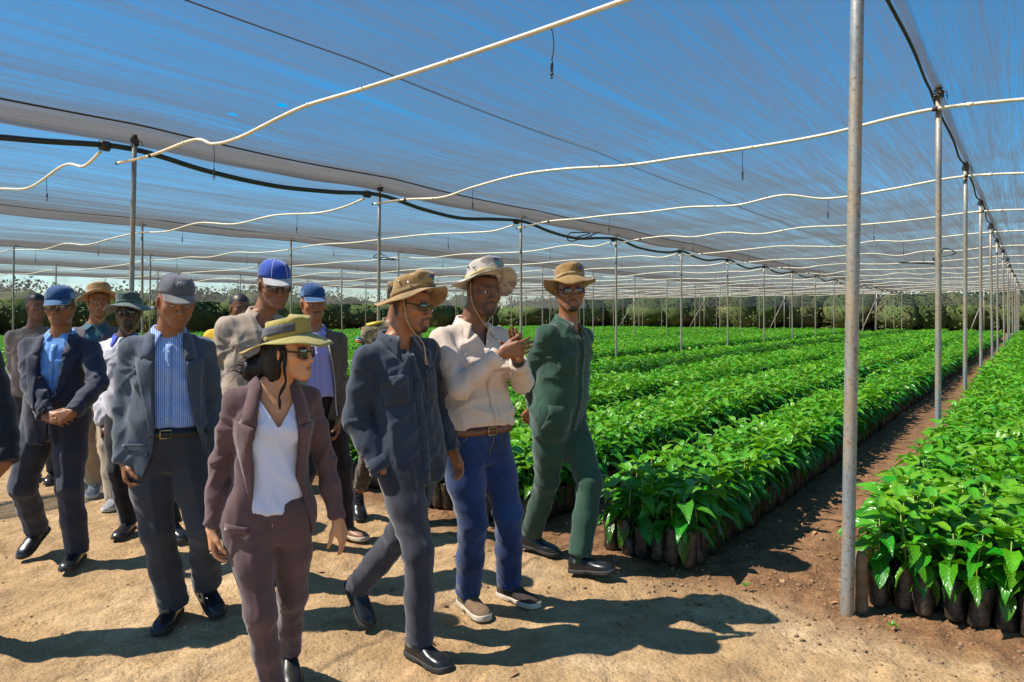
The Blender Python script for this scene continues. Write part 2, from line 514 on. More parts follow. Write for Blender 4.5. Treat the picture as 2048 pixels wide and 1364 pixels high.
for ri, v in enumerate(ROW_V):
    for pi, u in enumerate(POST_U):
        p = uv(u + RNG.uniform(-.05, .05) * (pi > 2), v + RNG.uniform(-.04, .04) * (pi > 0 or ri > 0))
        px = 1024 + p.x / max(p.y, .1) * FOC
        if p.y < 1 or px < -60 or px > 2110: continue
        if ri == 5: continue
        h = ROOF_Z + RNG.uniform(-.03, .03)
        lean = RNG.normal(0, 0.006, 2)
        if ri == 0 and pi == 0: lean = (0.0165, 0.0); h = 3.86; p = Vector((1.765, 3.685, 0))
        if ri == 0 and pi in (1, 2): lean = (0.002, 0)
        if ri == 1 and pi == 0: lean = (0.020, 0); p = Vector(((262 - 1024) / FOC * 8.5 - 0.03, 8.5, 0)); h = 3.72
        if ri == 1 and pi == 1: lean = (0.008, 0); h = 3.78
        root = empty('shade_net_post', p)
        pole = link('pole', make_pole(lean, h, 0.028 if not (ri == 0 and pi == 0) else 0.033), root, M_POST)
        kn = link('tie', KNOTS[(ri * 5 + pi) % 4], root)
        kn.location = (lean[0] * h, lean[1] * h, h)
        kn.rotation_euler = (0, 0, RNG.uniform(0, 6.28))
        if ri == 0 and pi == 0:
            lab = 'tall nearest galvanised steel post standing bare beside the soil path'
        else:
            lab = f'slim steel post, {ORD[pi]} from the near end of the {ROW_NAME[ri]}'
        tag(root, lab, 'post', 'steel posts holding up the shade net')
        POSTS[ri, pi] = (p, lean, h)
# ------------------------------------------------------------------ shade nets, one sheet per bay
U0, U1 = -7.0, 71.0
BAYS = [(-15.6, -7.4), (-7.4, 0.775)] + list(zip(ROW_V[:-1], ROW_V[1:]))
BAY_LAB = ['blue-grey shade net sheet far to the right of the soil path', 'blue-grey shade net sheet over the bed at the right edge',
           'large blue-grey shade net sheet with small tears, overhead in the foreground', 'blue-grey shade net sheet just left of the black hose',
           'blue-grey shade net sheet, second left of the black hose', 'blue-grey shade net sheet, third left of the black hose',
           'blue-grey shade net sheet along the far left side']
uu = np.concatenate([np.arange(U0, 24, 0.2), np.arange(24, U1 + 0.01, 0.5)])
def scallop(u):                                # sheet hangs a little between the cross rows
    pu = np.array([-8.3, -4.2, -0.1] + POST_U + [POST_U[-1] + 4.3])
    i = np.clip(np.searchsorted(pu, u) - 1, 0, len(pu) - 2)
    f = (u - pu[i]) / (pu[i + 1] - pu[i])
    return np.clip(1 - (2 * f - 1) ** 2, 0, 1)
for bi, (va, vb) in enumerate(BAYS):
    vv = np.linspace(va + (0.09 if bi != 2 else -0.03), vb - (0.38 if bi != 1 else -0.02), 34)
    f = (vv - vv[0]) / (vv[-1] - vv[0])
    UU, VV = np.meshgrid(uu, vv, indexing='ij')
    sag = {2: 0.10, 1: 0.10}.get(bi, 0.30)
    Z = 3.90 - sag * np.sin(np.pi * f)[None, :] ** 0.9 - 0.03 * scallop(uu)[:, None] - 0.06 * f[None, :]
    if bi == 2:
        Z -= 0.05 * np.abs(np.sin(2 * np.pi * f))[None, :]
    Z = Z + 0.015 * vnoise(np.stack([UU * 0.5, VV * 2.2, UU * 0 + bi], -1), 8)
    me = MB().grid(uv_np(UU, VV, Z)).mesh('shade_net')
    net = link('shade_net', me, None, M_NET_THIN if bi < 2 else M_NET)
    tag(net, BAY_LAB[bi], 'shade net', 'shade net sheets of the roof')
    # folded-over edge strip beyond the edge cable
    if bi == 1: continue
    ve = np.linspace(vb - 0.40, vb + 0.10, 6)
    UE, VE = np.meshgrid(uu, ve, indexing='ij')
    g = (VE - ve[0]) / (ve[-1] - ve[0])
    zb = Z[:, -1][:, None]
    wob = 0.012 * vnoise(np.stack([UE * 1.3, VE, UE * 0 + bi], -1), 9)
    top = zb - 0.11 * g + wob * g
    sub = MB().grid(uv_np(UE, VE, top + 0.004)).grid(uv_np(UE, VE + 0.02 * g, top - 0.035 * np.sin(np.pi * g) - 0.012 - 0.02 * g))
    fe = sub.build('folded_edge', M_NET_FOLD, net)
    # edge cable inside the fold
    cb = MB().tube(uv_np(uu, np.full_like(uu, vb - 0.39), Z[:, -1] - 0.012), 0.010, 6)
    cb.build('edge_cable', M_WIRE, net)
# seam wire down the middle of the near sheets, and the cord along the path row
for (v, lab, z) in ((4.72, 'thin dark wire under the middle of the foreground net', 3.775), (-3.3, 'thin dark wire under the net at the right edge', 3.78)):
    w = MB().tube(uv_np(uu, np.full_like(uu, v), z - 0.03 * scallop(uu)), 0.007, 6).build('seam_wire', M_WIRE)
    tag(w, lab, 'wire')
w = MB().tube(uv_np(uu, 0.80 + 0.02 * np.sin(uu * 1.7), 3.835 - 0.10 * scallop(uu)), 0.013, 7)
tag(w.build('ridge_cord', M_KNOT), 'thick dark cord strung over the post tops along the soil path', 'cord')
# hanging curtains round the far sides
def curtain(P0, P1, lab):
    n = 160
    tt = np.linspace(0, 1, n)
    a, b = np.array(P0), np.array(P1)
    L = np.linalg.norm(b - a)
    base = a[None] + (b - a)[None] * tt[:, None]
    rows = []
    for z, amp in ((3.86, 0), (3.5, .05), (3.0, .10), (2.45, .13)):
        off = amp * vnoise(np.stack([tt * L * 0.5, tt * 0, tt * 0], -1), 5)
        r = base + np.array([SN, CS, 0]) * off[:, None]
        r[:, 2] = z + (0.05 * vnoise(np.stack([tt * L * 0.25, tt * 0 + 3, tt * 0], -1), 6) if z < 3 else 0)
        rows.append(r)
    o = MB().grid(np.array(rows)).build('net_curtain', M_NET_FOLD)
    tag(o, lab, 'net curtain')
curtain(uv(70.9, -15.6), uv(70.9, 41.8), 'short grey net curtain hanging along the far end of the roof')
curtain(uv(-7, 41.9), uv(70.8, 41.9), 'short grey net curtain hanging along the far left side of the roof')
# end wall posts with raking struts
k = 0
for v in np.arange(1.0, 41.0, 8.1):
    p = uv(70.8, v + 2.2)
    root = empty('end_post', p)
    link('pole', MB().tube([(0, 0, -.1), (0, 0, 3.84)], 0.05, 8).mesh('pole'), root, M_POST)
    q = uv(-2.6, 1.2)
    link('strut', MB().tube([(q.x * .8, q.y * .8, 0), (0, 0, 3.2)], 0.035, 6).mesh('strut'), root, M_POST)
    tag(root, f'thick far end post with raking strut, {ORD[k]} from the soil path', 'post', 'end posts of the net roof')
    k += 1

# ------------------------------------------------------------------ irrigation
def spline(P, n=12):
    P = np.asarray(P, dtype=float)
    Q = np.concatenate([2 * P[:1] - P[1:2], P, 2 * P[-1:] - P[-2:-1]])
    out = []
    for i in range(1, len(Q) - 2):
        t = np.linspace(0, 1, n, endpoint=False)[:, None]
        a, b, c, d = Q[i - 1], Q[i], Q[i + 1], Q[i + 2]
        out.append(0.5 * (2 * b + (c - a) * t + (2 * a - 5 * b + 4 * c - d) * t ** 2 + (-a + 3 * b - 3 * c + d) * t ** 3))
    out.append(P[-1:])
    return np.concatenate(out)
M_SPR = simple_mat('black_plastic', (0.018, 0.018, 0.02), 0.4, 0.2, 30)
M_SPRW = simple_mat('brass_nozzle', (0.35, 0.26, 0.10), 0.4, 0.2, 30, 0, 0.6)
def sprinkler_mesh(L, bend):
    m = MB()
    z = np.linspace(0, -L + 0.12, 9)
    P = np.stack([bend * np.sin((z / z[-1]) * 2.6), bend * 0.5 * np.sin((z / z[-1]) * 3.1), z], -1)
    m.tube(P, 0.004, 6)
    e = P[-1]
    return m.mesh('feed_tube'), e
def sprinkler_body(e):
    m = MB()
    zz = [0, -.01, -.03, -.06, -.075, -.078, -.088, -.09, -.098, -.10, -.115, -.117, -.125]
    rr = [.004, .009, .011, .010, .007, .004, .004, .013, .013, .004, .004, .012, .002]
    m.tube([(e[0], e[1], e[2] + z) for z in zz], rr, 10)
    m.tube([(e[0] - .016, e[1], e[2] - .082), (e[0] + .018, e[1] + .004, e[2] - .079)], .0035, 5)
    return m.mesh('spray_head')
SPR = []
for L, b in ((0.37, 0.006), (0.34, 0.012), (0.36, 0.022)):
    fm, e = sprinkler_mesh(L, b)
    hm = sprinkler_body(e)
    fm.materials.append(M_SPR); hm.materials.append(M_SPR)
    SPR.append((fm, hm))
n_spr = 0
def nrm_(v): return v / np.linalg.norm(v)
def hang(p, i, lab):
    global n_spr
    root = empty('hanging_sprinkler', p)
    link('feed_tube', SPR[i % 3][0], root); link('spray_head', SPR[i % 3][1], root)
    root.rotation_euler = (0, 0, RNG.uniform(0, 6.28))
    tag(root, lab, 'sprinkler', 'sprinklers hanging from the pipes')
    n_spr += 1
PIPE_A = [(9.02, 3.43), (8.2, 3.41), (7.26, 3.45), (6.87, 3.35), (6.4, 3.345), (5.75, 3.43), (5.30, 3.475), (4.6, 3.48), (3.7, 3.50), (2.76, 3.535), (1.9, 3.575), (0.775, 3.60), (-0.6, 3.58), (-3.0, 3.5), (-7.3, 3.55)]
for pi, u in enumerate(POST_U):
    us = u - 0.06
    if pi == 0:
        pts = [(v, z) for v, z in PIPE_A]
    else:
        pts = [(9.0, 3.46)]
        for v in (8.2, 7.4, 6.75, 5.9, 5.1, 4.2, 3.4, 2.7, 1.8, 0.775, -0.5, -2.0, -3.4, -5.2, -7.4):
            z = 3.55 + RNG.normal(0, 0.034) - (0.03 if v in (6.75, 2.7, -3.4) else 0)
            if v == 0.775: z = 3.62
            if v > 7: z -= 0.06
            pts.append((v, z))
    P = spline([(*uv(us + RNG.normal(0, .02) * (pi > 0), v)[:2], z) for v, z in pts], 8)
    o = MB().tube(P, 0.0175, 8).build('irrigation_pipe', M_PVC)
    tag(o, f'cream irrigation pipe right of the black hose, {ORD[pi]} from the camera', 'pipe', 'cream irrigation pipes under the net')
    # dark end plug and couplings belong to the pipe
    e = P[0]; d = P[1] - P[0]; d /= np.linalg.norm(d)
    MB().tube([e - d * .03, e + d * .01], 0.021, 8).build('end_plug', M_KNOT, o)
    if pi < 6:
        for j in range(14, len(P) - 4, 17):
            MB().tube([P[j] - (P[j + 1] - P[j]) * .16, P[j] + (P[j + 1] - P[j]) * .16], 0.0215, 8).build('coupling', M_PVC, o)
    if pi < 9:
        for v in (6.85 if pi == 0 else 6.75, 2.7):
            j = int(np.argmin(np.abs((-P[:, 0] * CS + P[:, 1] * SN) - v)))
            side = 'left' if v > 5 else 'right'
            hang(P[j], pi + int(v), f'black sprinkler on the {ORD[pi]} pipe right of the hose, {side} one')
    if pi < 8:
        for v in (0.775, 8.2):
            j = int(np.argmin(np.abs((-P[:, 0] * CS + P[:, 1] * SN) - v)))
            dd = nrm_(P[j + 1] - P[j])
            MB().tube([P[j] - dd * .022, P[j] + dd * .022], 0.0255, 8).build('tie', M_KNOT, o)
    # the line that runs on to the left of the black hose
    pts = [(8.9, 3.50), (9.5, 3.42)]
    for v in np.arange(10.3, 41.5, 1.36):
        pts.append((v, 3.47 + RNG.normal(0, 0.035) + (0.05 if min(abs(v - r) for r in ROW_V) < .8 else 0)))
    P = spline([(*uv(us - 0.25 + 0.2 * min(1, (v - 8.9) / 2), v)[:2], z) for v, z in pts], 6)
    o = MB().tube(P, 0.0175, 7).build('irrigation_pipe', M_PVC)
    tag(o, f'cream irrigation pipe left of the black hose, {ORD[pi]} from the camera', 'pipe', 'cream irrigation pipes under the net')
    if pi < 8:
        for v in (10.9, 15.0, 19.1, 23.2):
            j = int(np.argmin(np.abs((-P[:, 0] * CS + P[:, 1] * SN) - v)))
            px = 1024 + P[j][0] / P[j][1] * FOC
            if px < -20: continue
            hang(P[j], pi + int(v), f'black sprinkler, {ORD[int((v - 10.8) / 4.1)]} on the {ORD[pi]} pipe left of the hose')
# black main hose along the second row of posts
pu = [-0.2] + POST_U
pts = []
for i in range(len(pu) - 1):
    for f, s in ((0, 0), (.25, .11), (.5, .16), (.75, .09)):
        pts.append((*uv(pu[i] * (1 - f) + pu[i + 1] * f, 8.86)[:2], 3.60 - s + 0.02 * RNG.normal() * (f > 0)))
pts.append((*uv(pu[-1], 8.86)[:2], 3.6))
P = spline(pts, 6)
o = MB().tube(P, 0.034, 10).build('main_hose', M_HOSE)
tag(o, 'thick black main hose sagging from post to post under the net', 'hose')
for u in POST_U[:8]:
    p = uv(u - 0.28, 8.86, 3.575)
    MB().tube([p - Vector((SN * .05, CS * .05, 0)), p + Vector((SN * .05, CS * .05, 0))], [0.062, 0.062], 10).build('clamp_saddle', M_SPR, o)
# tangled spare tubing caught under the net
for (px, py, D, s) in ((1855, 520, 17, 1.0), (1165, 470, 18.0, .8), (760, 515, 22.0, 1.0)):
    c = at(px, py, D)
    pts = [(c.x + s * RNG.normal(0, .35), c.y + s * RNG.normal(0, .3), min(3.78, c.z + s * RNG.normal(0, .10))) for _ in range(7)]
    o = MB().tube(spline(pts, 8), 0.016, 6).build('spare_tubing', M_HOSE)
    lab = {1855: 'tangle of thin black tubing caught under the net near the path posts', 1165: 'tangle of thin black tubing caught above the black hose',
           760: 'tangle of thin black tubing caught under the net left of the hose'}[px]
    tag(o, lab, 'tubing')
# ------------------------------------------------------------------ coffee seedlings in black bags
def leaf_mesh(seed, nl, nw, age, name):
    r = np.random.default_rng(seed)
    L, W = 1.0, 0.21 + 0.03 * r.random()
    t = np.linspace(0, 1, nl + 1)
    s = np.linspace(-1, 1, nw + 1)
    T, S = np.meshgrid(t, s, indexing='ij')
    w = W * np.sin(np.pi * np.clip(T, 0, 1) ** 0.86) ** 0.85 * (1 - 0.25 * T) + 0.006
    w[-1] *= 0.1
    droop = 0.28 + 0.35 * r.random()
    wave = 0.045 * np.sin(T * 15 + r.uniform(0, 6)) * np.abs(S) ** 1.5
    X = T * (1 - 0.10 * droop)
    Y = S * w + 0.05 * np.sin(T * 3 + r.uniform(-1, 1)) * T
    Z = 0.12 * T - droop * T ** 2 + 0.09 * np.abs(S) * np.sin(np.pi * T) + wave
    V = np.stack([X, Y, Z], -1)
    return V, np.stack([T, (S + 1) / 2], -1), age
def finish_leaf(me, uvs, ages):
    """uvs per vertex, ages per vertex"""
    ul = me.uv_layers.new(name='UVMap')
    idx = np.zeros(len(me.loops), dtype=np.int32)
    me.loops.foreach_get('vertex_index', idx)
    ul.data.foreach_set('uv', uvs[idx].astype(np.float32).ravel())
    at_ = me.attributes.new('age', 'FLOAT', 'POINT')
    at_.data.foreach_set('value', ages.astype(np.float32))
    me.materials.append(M_LEAF)
LEAFS = []          # (mesh, V, uv) hi-res by age class
for ai, age in enumerate((0.1, 0.45, 0.72, 1.0)):
    for k in range(3):
        V, U, _ = leaf_mesh(40 + ai * 7 + k, 6, 4, age, 'leaf')
        me = MB().grid(V).mesh('leaf')
        finish_leaf(me, U.reshape(-1, 2), np.full(V.shape[0] * V.shape[1], age))
        LEAFS.append((me, ai))
LEAF_LO = [leaf_mesh(90 + i, 4, 2, 0, 'leaf')[:2] for i in range(6)]

def plant_spec(seed, vigour=1.0):
    """list of (age class, variant, matrix) for one seedling, base of the stem at the bag's top"""
    r = np.random.default_rng(seed)
    H = (0.235 + 0.065 * r.random()) * vigour
    out = []
    n = 6
    a0 = r.uniform(0, 6.28)
    lean = r.normal(0, 0.05, 2)
    for k in range(n):
        f = 0.05 + 0.95 * k / (n - 1)
        h = H * f
        for sgn in (0, math.pi):
            az = a0 + k * 1.57 + sgn + r.normal(0, 0.3)
            size = (0.150 + 0.045 * r.random()) * (1.0 if k < n - 1 else 0.6) * (0.8 if k == 0 else 1) * vigour ** 0.5
            pitch = math.radians(-42 + 15 * k + r.normal(0, 13)) if k < n - 1 else math.radians(34 + r.normal(0, 14))
            cls = 3 if (k == 0 and r.random() < .55) else (2 if k < 2 else (1 if k < n - 1 else 0))
            if k == n - 2 and r.random() < .35: cls = 0
            M = (Matrix.Translation((lean[0] * h / H * .3, lean[1] * h / H * .3, h)) @ Matrix.Rotation(az, 4, 'Z') @ Matrix.Rotation(-pitch, 4, 'Y')
                 @ Matrix.Rotation(r.normal(0, .25), 4, 'X') @ Matrix.Translation((0.012, 0, 0)) @ Matrix.Scale(size, 4))
            out.append((cls, int(r.integers(0, 3)), M))
    return H, lean, out
def foliage_mesh(spec, name='foliage'):
    H, lean, L = spec
    m = MB(); U = []; A = []
    for cls, var, M in L:
        V, uvv = LEAF_LO[(cls + var * 2) % 6]
        Vh = np.concatenate([V.reshape(-1, 3), np.ones((V.shape[0] * V.shape[1], 1))], 1) @ np.array(M).T
        m.grid(Vh[:, :3].reshape(V.shape))
        U.append(uvv.reshape(-1, 2)); A.append(np.full(len(Vh), (0.1, .45, .72, 1.0)[cls]))
    before = m.n
    m.tube([(0, 0, -.02), (lean[0] * .3, lean[1] * .3, H)], [.0045, .0025], 4, caps=False)
    U.append(np.full((m.n - before, 2), 0.5)); A.append(np.full(m.n - before, 0.5))
    me = m.mesh(name)
    finish_leaf(me, np.concatenate(U), np.concatenate(A))
    return me
BAG_H = 0.20
def bag_mesh(seed, n=12):
    r = np.random.default_rng(seed)
    zs = [0.0, 0.015, 0.06, 0.11, 0.16, BAG_H, BAG_H + 0.012, BAG_H + 0.004, BAG_H - 0.02]
    rs = [0.042, 0.048, 0.050, 0.048, 0.049, 0.048, 0.049, 0.043, 0.040]
    a = np.arange(n) / n * 2 * np.pi
    C = []
    lean = r.normal(0, 0.05, 2)
    for z, R in zip(zs, rs):
        w = R * (1 + 0.05 * np.sin(a * 3 + r.uniform(0, 6)) + 0.035 * r.normal(0, 1, n))
        C.append(np.stack([w * np.cos(a) + lean[0] * z, w * np.sin(a) + lean[1] * z, np.full(n, z) + 0.006 * r.normal(0, 1, n) * (z > .17)], -1))
    return MB().rings(np.array(C)).mesh('grow_bag')
SPECS = [plant_spec(s, 0.92 + 0.16 * (s % 3) / 2) for s in range(300, 310)]
FOLI = [foliage_mesh(s) for s in SPECS]
BAGS = [bag_mesh(s) for s in range(5)]
for b in BAGS: b.materials.append(M_BAG)
STEMS = []
for H, lean, L in SPECS:
    P = [(0, 0, -.03), (lean[0] * .1, lean[1] * .1, H * .4), (lean[0] * .3, lean[1] * .3, H)]
    me = MB().tube(P, [.0055, .0045, .0028], 6).mesh('stem'); me.materials.append(M_STEM)
    STEMS.append(me)

BEDS = [  # name for labels, v range, u range
    ('the right-hand bed', -1.1, 0.66, 4.22, 56.0),
    ('the narrow bed', 1.70, 2.24, 4.14, 57.0),
    ('the bed behind the narrow bed', 2.98, 3.98, 4.2, 57.5),
    ('', 4.78, 6.0, 4.35, 58.0), ('', 6.75, 8.2, 4.5, 58.0), ('', 10.6, 12.9, 4.8, 59.0), ('', 13.8, 16.2, 5.0, 59.0),
    ('', 18.3, 24.6, 5.0, 59.0), ('', 26.3, 32.8, 5.0, 59.0), ('', 34.4, 40.8, 5.0, 59.0)]
pts = []            # u, v, bed, edge flag
for bi, (nm, va, vb, ua, ub) in enumerate(BEDS):
    for seg_a, seg_b, st in ((ua, 12.0, 0.107), (12.0, 30.0, 0.165), (30.0, ub, 0.24)):
        if va > 17: st = max(st, 0.24)
        nv = max(2, int(round((vb - va) / st)) + 1)
        vv_ = np.linspace(va, vb, nv)
        for iu, u in enumerate(np.arange(seg_a, seg_b, st)):
            for iv, v in enumerate(vv_):
                edge = iv in (0, nv - 1) or (seg_a == ua and iu == 0)
                pts.append((u + RNG.normal(0, .012), v + RNG.normal(0, .012), bi, edge, seg_a == ua and iu == 0, iv))
keep = []
for p in pts:
    q = uv(p[0], p[1])
    if q.y < 0.5: continue
    px = 1024 + q.x / q.y * FOC
    if px < -250 or px > 2500: continue
    keep.append((q.y, px, q, p))
keep.sort(key=lambda k: k[0])
solo, rest = [], []
for k in keep:
    D, px, q, p = k
    shows = (1195 < px < 2090) and p[2] in (0, 1, 2)
    (solo if shows and len(solo) < 300 else rest).append(k)
n_front = {0: 0, 1: 0}
for i, (D, px, q, p) in enumerate(solo):
    u, v, bi, edge, front, iv = p
    s = int(RNG.integers(0, len(SPECS)))
    root = empty('coffee_seedling', (q.x, q.y, 0))
    root.rotation_euler = (RNG.normal(0, .03), RNG.normal(0, .03), RNG.uniform(0, 6.28))
    sc = RNG.uniform(0.88, 1.12)
    b = link('grow_bag', BAGS[i % 5], root)
    b.scale = (1, 1, RNG.uniform(.92, 1.08))
    detailed = D < 5.2 and (front or edge or D < 4.6)
    if detailed:
        H, lean, L = SPECS[s]
        st_ = link('stem', STEMS[s], root); st_.location = (0, 0, BAG_H); st_.scale = (sc,) * 3
        for cls, var, M in L:
            lf = link('leaf', LEAFS[cls * 3 + var][0], root)
            lf.matrix_local = Matrix.Translation((0, 0, BAG_H)) @ Matrix.Scale(sc, 4) @ M @ Matrix.Scale(1.22, 4)
    else:
        fo = link('foliage', FOLI[s], root)
        fo.location = (0, 0, BAG_H); fo.scale = (sc,) * 3
    nm = BEDS[bi][0]
    key = (bi, front, iv)
    path_side = (bi == 0 and v > 0.60) or (bi == 1 and v < 1.75)
    if front and bi in (0, 1):
        n_front[bi] += 1
        k_ = sum(1 for x in solo[:i] if x[3][4] and x[3][2] == bi)
        # counted along the front row from the path outwards
        row = sorted([x for x in solo if x[3][4] and x[3][2] == bi], key=lambda x: abs(x[3][1] - 1.2))
        pos_ = [id(x[3]) for x in row].index(id(p))
        lab = f'coffee seedling, {ORD[min(pos_, 15)]} from the path in the front row of {nm}'
    elif path_side:
        row = sorted([x for x in solo if x[3][2] == bi and not x[3][4] and ((bi == 0 and x[3][1] > 0.60) or (bi == 1 and x[3][1] < 1.75))], key=lambda x: x[0])
        pos_ = [id(x[3]) for x in row].index(id(p))
        lab = f'coffee seedling, {ORD[pos_]} along the path edge of {nm}' if pos_ < 14 else f'coffee seedling farther along the path edge of {nm}'
    elif edge:
        lab = f'coffee seedling on the outer edge of {nm}'
    else:
        lab = f'coffee seedling with glossy leaves inside {nm}'
    tag(root, lab, 'seedling', 'coffee seedlings in ' + nm)
# the thousands behind them
co, idx, rot, scl = [], [], [], []
for D, px, q, p in rest:
    tall = 1.0 + 0.10 * float(vnoise(np.array([q.x * .8, q.y * .8, 0.0]), 21))
    far = 1.0 if p[0] < 14 and p[1] < 17 else (1.18 if p[0] < 30 and p[1] < 17 else 1.5)
    co.append((q.x, q.y, BAG_H)); idx.append(int(RNG.integers(0, len(FOLI)))); rot.append((RNG.normal(0, .06), RNG.normal(0, .06), RNG.uniform(0, 6.28)))
    s = RNG.uniform(.88, 1.12) * tall
    scl.append((s * far, s * far, s * (1 + (far - 1) * .25)))
    if p[3] and p[0] < 25:
        co.append((q.x, q.y, 0)); idx.append(len(FOLI) + int(RNG.integers(0, 5))); rot.append((0, 0, RNG.uniform(0, 6.28))); scl.append((1, 1, 1))
me = bpy.data.meshes.new('seedling_beds')
me.vertices.add(len(co))
me.vertices.foreach_set('co', np.array(co, dtype=np.float32).ravel())
a = me.attributes.new('pick', 'INT', 'POINT'); a.data.foreach_set('value', np.array(idx, dtype=np.int32))
a = me.attributes.new('turn', 'FLOAT_VECTOR', 'POINT'); a.data.foreach_set('vector', np.array(rot, dtype=np.float32).ravel())
a = me.attributes.new('size', 'FLOAT_VECTOR', 'POINT'); a.data.foreach_set('vector', np.array(scl, dtype=np.float32).ravel())
beds = link('seedling_beds', me)
tag(beds, 'dense beds of thousands of coffee seedlings stretching away under the net', 'seedlings', kind='stuff')
src = {}
for o in COL.objects:
    if o.type == 'MESH' and o.data.name not in src: src[o.data.name] = o
ng = bpy.data.node_groups.new('scatter_seedlings', 'GeometryNodeTree')
ng.interface.new_socket('Geometry', in_out='INPUT', socket_type='NodeSocketGeometry')
ng.interface.new_socket('Geometry', in_out='OUTPUT', socket_type='NodeSocketGeometry')
gi = ng.nodes.new('NodeGroupInput'); go = ng.nodes.new('NodeGroupOutput')
jn = ng.nodes.new('GeometryNodeJoinGeometry')
for me_ in reversed(FOLI + BAGS):          # a join lists its last link first
    oi = ng.nodes.new('GeometryNodeObjectInfo')
    oi.inputs['Object'].default_value = src[me_.name]
    oi.inputs['As Instance'].default_value = True
    ng.links.new(oi.outputs['Geometry'], jn.inputs[0])
ip = ng.nodes.new('GeometryNodeInstanceOnPoints')
ip.inputs['Pick Instance'].default_value = True
def named(nm, ty):
    n = ng.nodes.new('GeometryNodeInputNamedAttribute'); n.data_type = ty; n.inputs['Name'].default_value = nm
    return n.outputs['Attribute']
ng.links.new(gi.outputs[0], ip.inputs['Points'])
ng.links.new(jn.outputs[0], ip.inputs['Instance'])
ng.links.new(named('pick', 'INT'), ip.inputs['Instance Index'])
e2r = ng.nodes.new('FunctionNodeEulerToRotation')
ng.links.new(named('turn', 'FLOAT_VECTOR'), e2r.inputs[0])
ng.links.new(e2r.outputs[0], ip.inputs['Rotation'])
ng.links.new(named('size', 'FLOAT_VECTOR'), ip.inputs['Scale'])
ng.links.new(ip.outputs[0], go.inputs[0])
md = beds.modifiers.new('scatter', 'NODES'); md.node_group = ng
print('seedlings: solo', len(solo), 'rest', len(rest))

# ------------------------------------------------------------------ scrub beyond the net
def mat_scrub():
    t = NT('scrub_leaves')
    c = t.coord()
    n1 = t.noise(c, 0.22, 3); n2 = t.noise(c, 2.5, 3)
    col = t.ramp(n1, [(0.30, (0.046, 0.070, 0.024)), (0.5, (0.066, 0.088, 0.030)), (0.64, (0.100, 0.094, 0.040)), (0.75, (0.054, 0.084, 0.028))])
    hs = t.n('HueSaturation'); t.l(col, hs.inputs['Color']); t.l(t.math('ADD', .5, n2), hs.inputs['Value'])
    t.setp(Base_Color=hs.outputs[0], Roughness=0.9, Specular_IOR_Level=0.05)
    return t.m
M_SCRUB = mat_scrub()
V, Q = [], []
def shrub(c, R, H, n):
    a_, b_ = np.meshgrid(np.linspace(0, np.pi, 9), np.linspace(0, 2 * np.pi, 13), indexing='ij')
    g = np.stack([np.sin(a_) * np.cos(b_), np.sin(a_) * np.sin(b_), np.cos(a_)], -1)
    g = g * (0.72 + 0.25 * vnoise(g * 2 + c[0], 5))[..., None] * np.array([R, R, H * .6]) + np.array([c[0], c[1], H * .45])
    base = sum(len(x) for x in V)
    i_, j_ = np.meshgrid(np.arange(8), np.arange(12), indexing='ij')
    V.append(g.reshape(-1, 3)); Q.append(np.stack([i_ * 13 + j_, i_ * 13 + j_ + 1, (i_ + 1) * 13 + j_ + 1, (i_ + 1) * 13 + j_], -1).reshape(-1, 4) + base)
    d = RNG.normal(0, 1, (n, 3)); d /= np.linalg.norm(d, axis=1, keepdims=True)
    rad = RNG.uniform(0.50, 0.95, (n, 1)) ** 0.5
    lump = 1 + 0.35 * vnoise(d * 2.2 + c[0], int(abs(c[0] * 7)) % 97)[:, None]
    p = d * rad * lump * np.array([R, R, H * .62]) + np.array([c[0], c[1], H * .5])
    p = p[p[:, 2] > 0.02]
    n = len(p)
    a = RNG.normal(0, 1, (n, 3)); a /= np.linalg.norm(a, axis=1, keepdims=True)
    b = np.cross(a, RNG.normal(0, 1, (n, 3))); b /= np.linalg.norm(b, axis=1, keepdims=True) + 1e-9
    s = RNG.uniform(0.07, 0.20, (n, 1))
    q = np.stack([p - a * s, p - b * s * .6, p + a * s, p + b * s * .6], 1)
    base = sum(len(x) for x in V)
    V.append(q.reshape(-1, 3)); Q.append(np.arange(n * 4).reshape(n, 4) + base)
for i in range(230):
    if i < 130:
        c = uv(76 + RNG.gamma(2, 5), RNG.uniform(-12, 55))
    else:
        c = uv(RNG.uniform(-20, 78), 47 + RNG.gamma(2, 5))
    shrub(c, RNG.uniform(1.8, 4.2), RNG.uniform(3.4, 5.0) if i < 130 else RNG.uniform(3.0, 4.1), 520)
o = link('scrub', mesh_np('scrub', np.concatenate(V), np.concatenate(Q), False), None, M_SCRUB)
tag(o, 'dry green and brown scrub growing beyond the far edge of the net', 'scrub', kind='stuff')

# a short weathered stake stuck in beside the tall post, dry leaves and a few weeds on the soil
b = ground_at(1722, 1214)
m = MB()
zs = np.array([-.05, 0.0, .1, .2, .27, .30])
a = np.arange(12) / 12 * 2 * np.pi
C = []
for z, r_ in zip(zs, (.034, .036, .033, .034, .032, .022)):
    w = r_ * (1 + .10 * np.sin(a * 2 + 1) + .05 * RNG.normal(0, 1, 12))
    C.append(np.stack([w * np.cos(a) + z * .02 - .02 * z, w * np.sin(a), np.full(12, z) + .006 * RNG.normal(0, 1, 12) * (z > .25)], -1))
st = m.rings(np.array(C)).build('wooden_stake', simple_mat('weathered_wood', (.20, .115, .055), .9, .35, 22, .5))
st.location = (b.x, b.y, 0)
tag(st, 'short weathered brown stake standing just behind the tall nearest post', 'stake')
M_DRY = simple_mat('dry_leaf', (.30, .17, .075), .8, .4, 30)
m = MB()
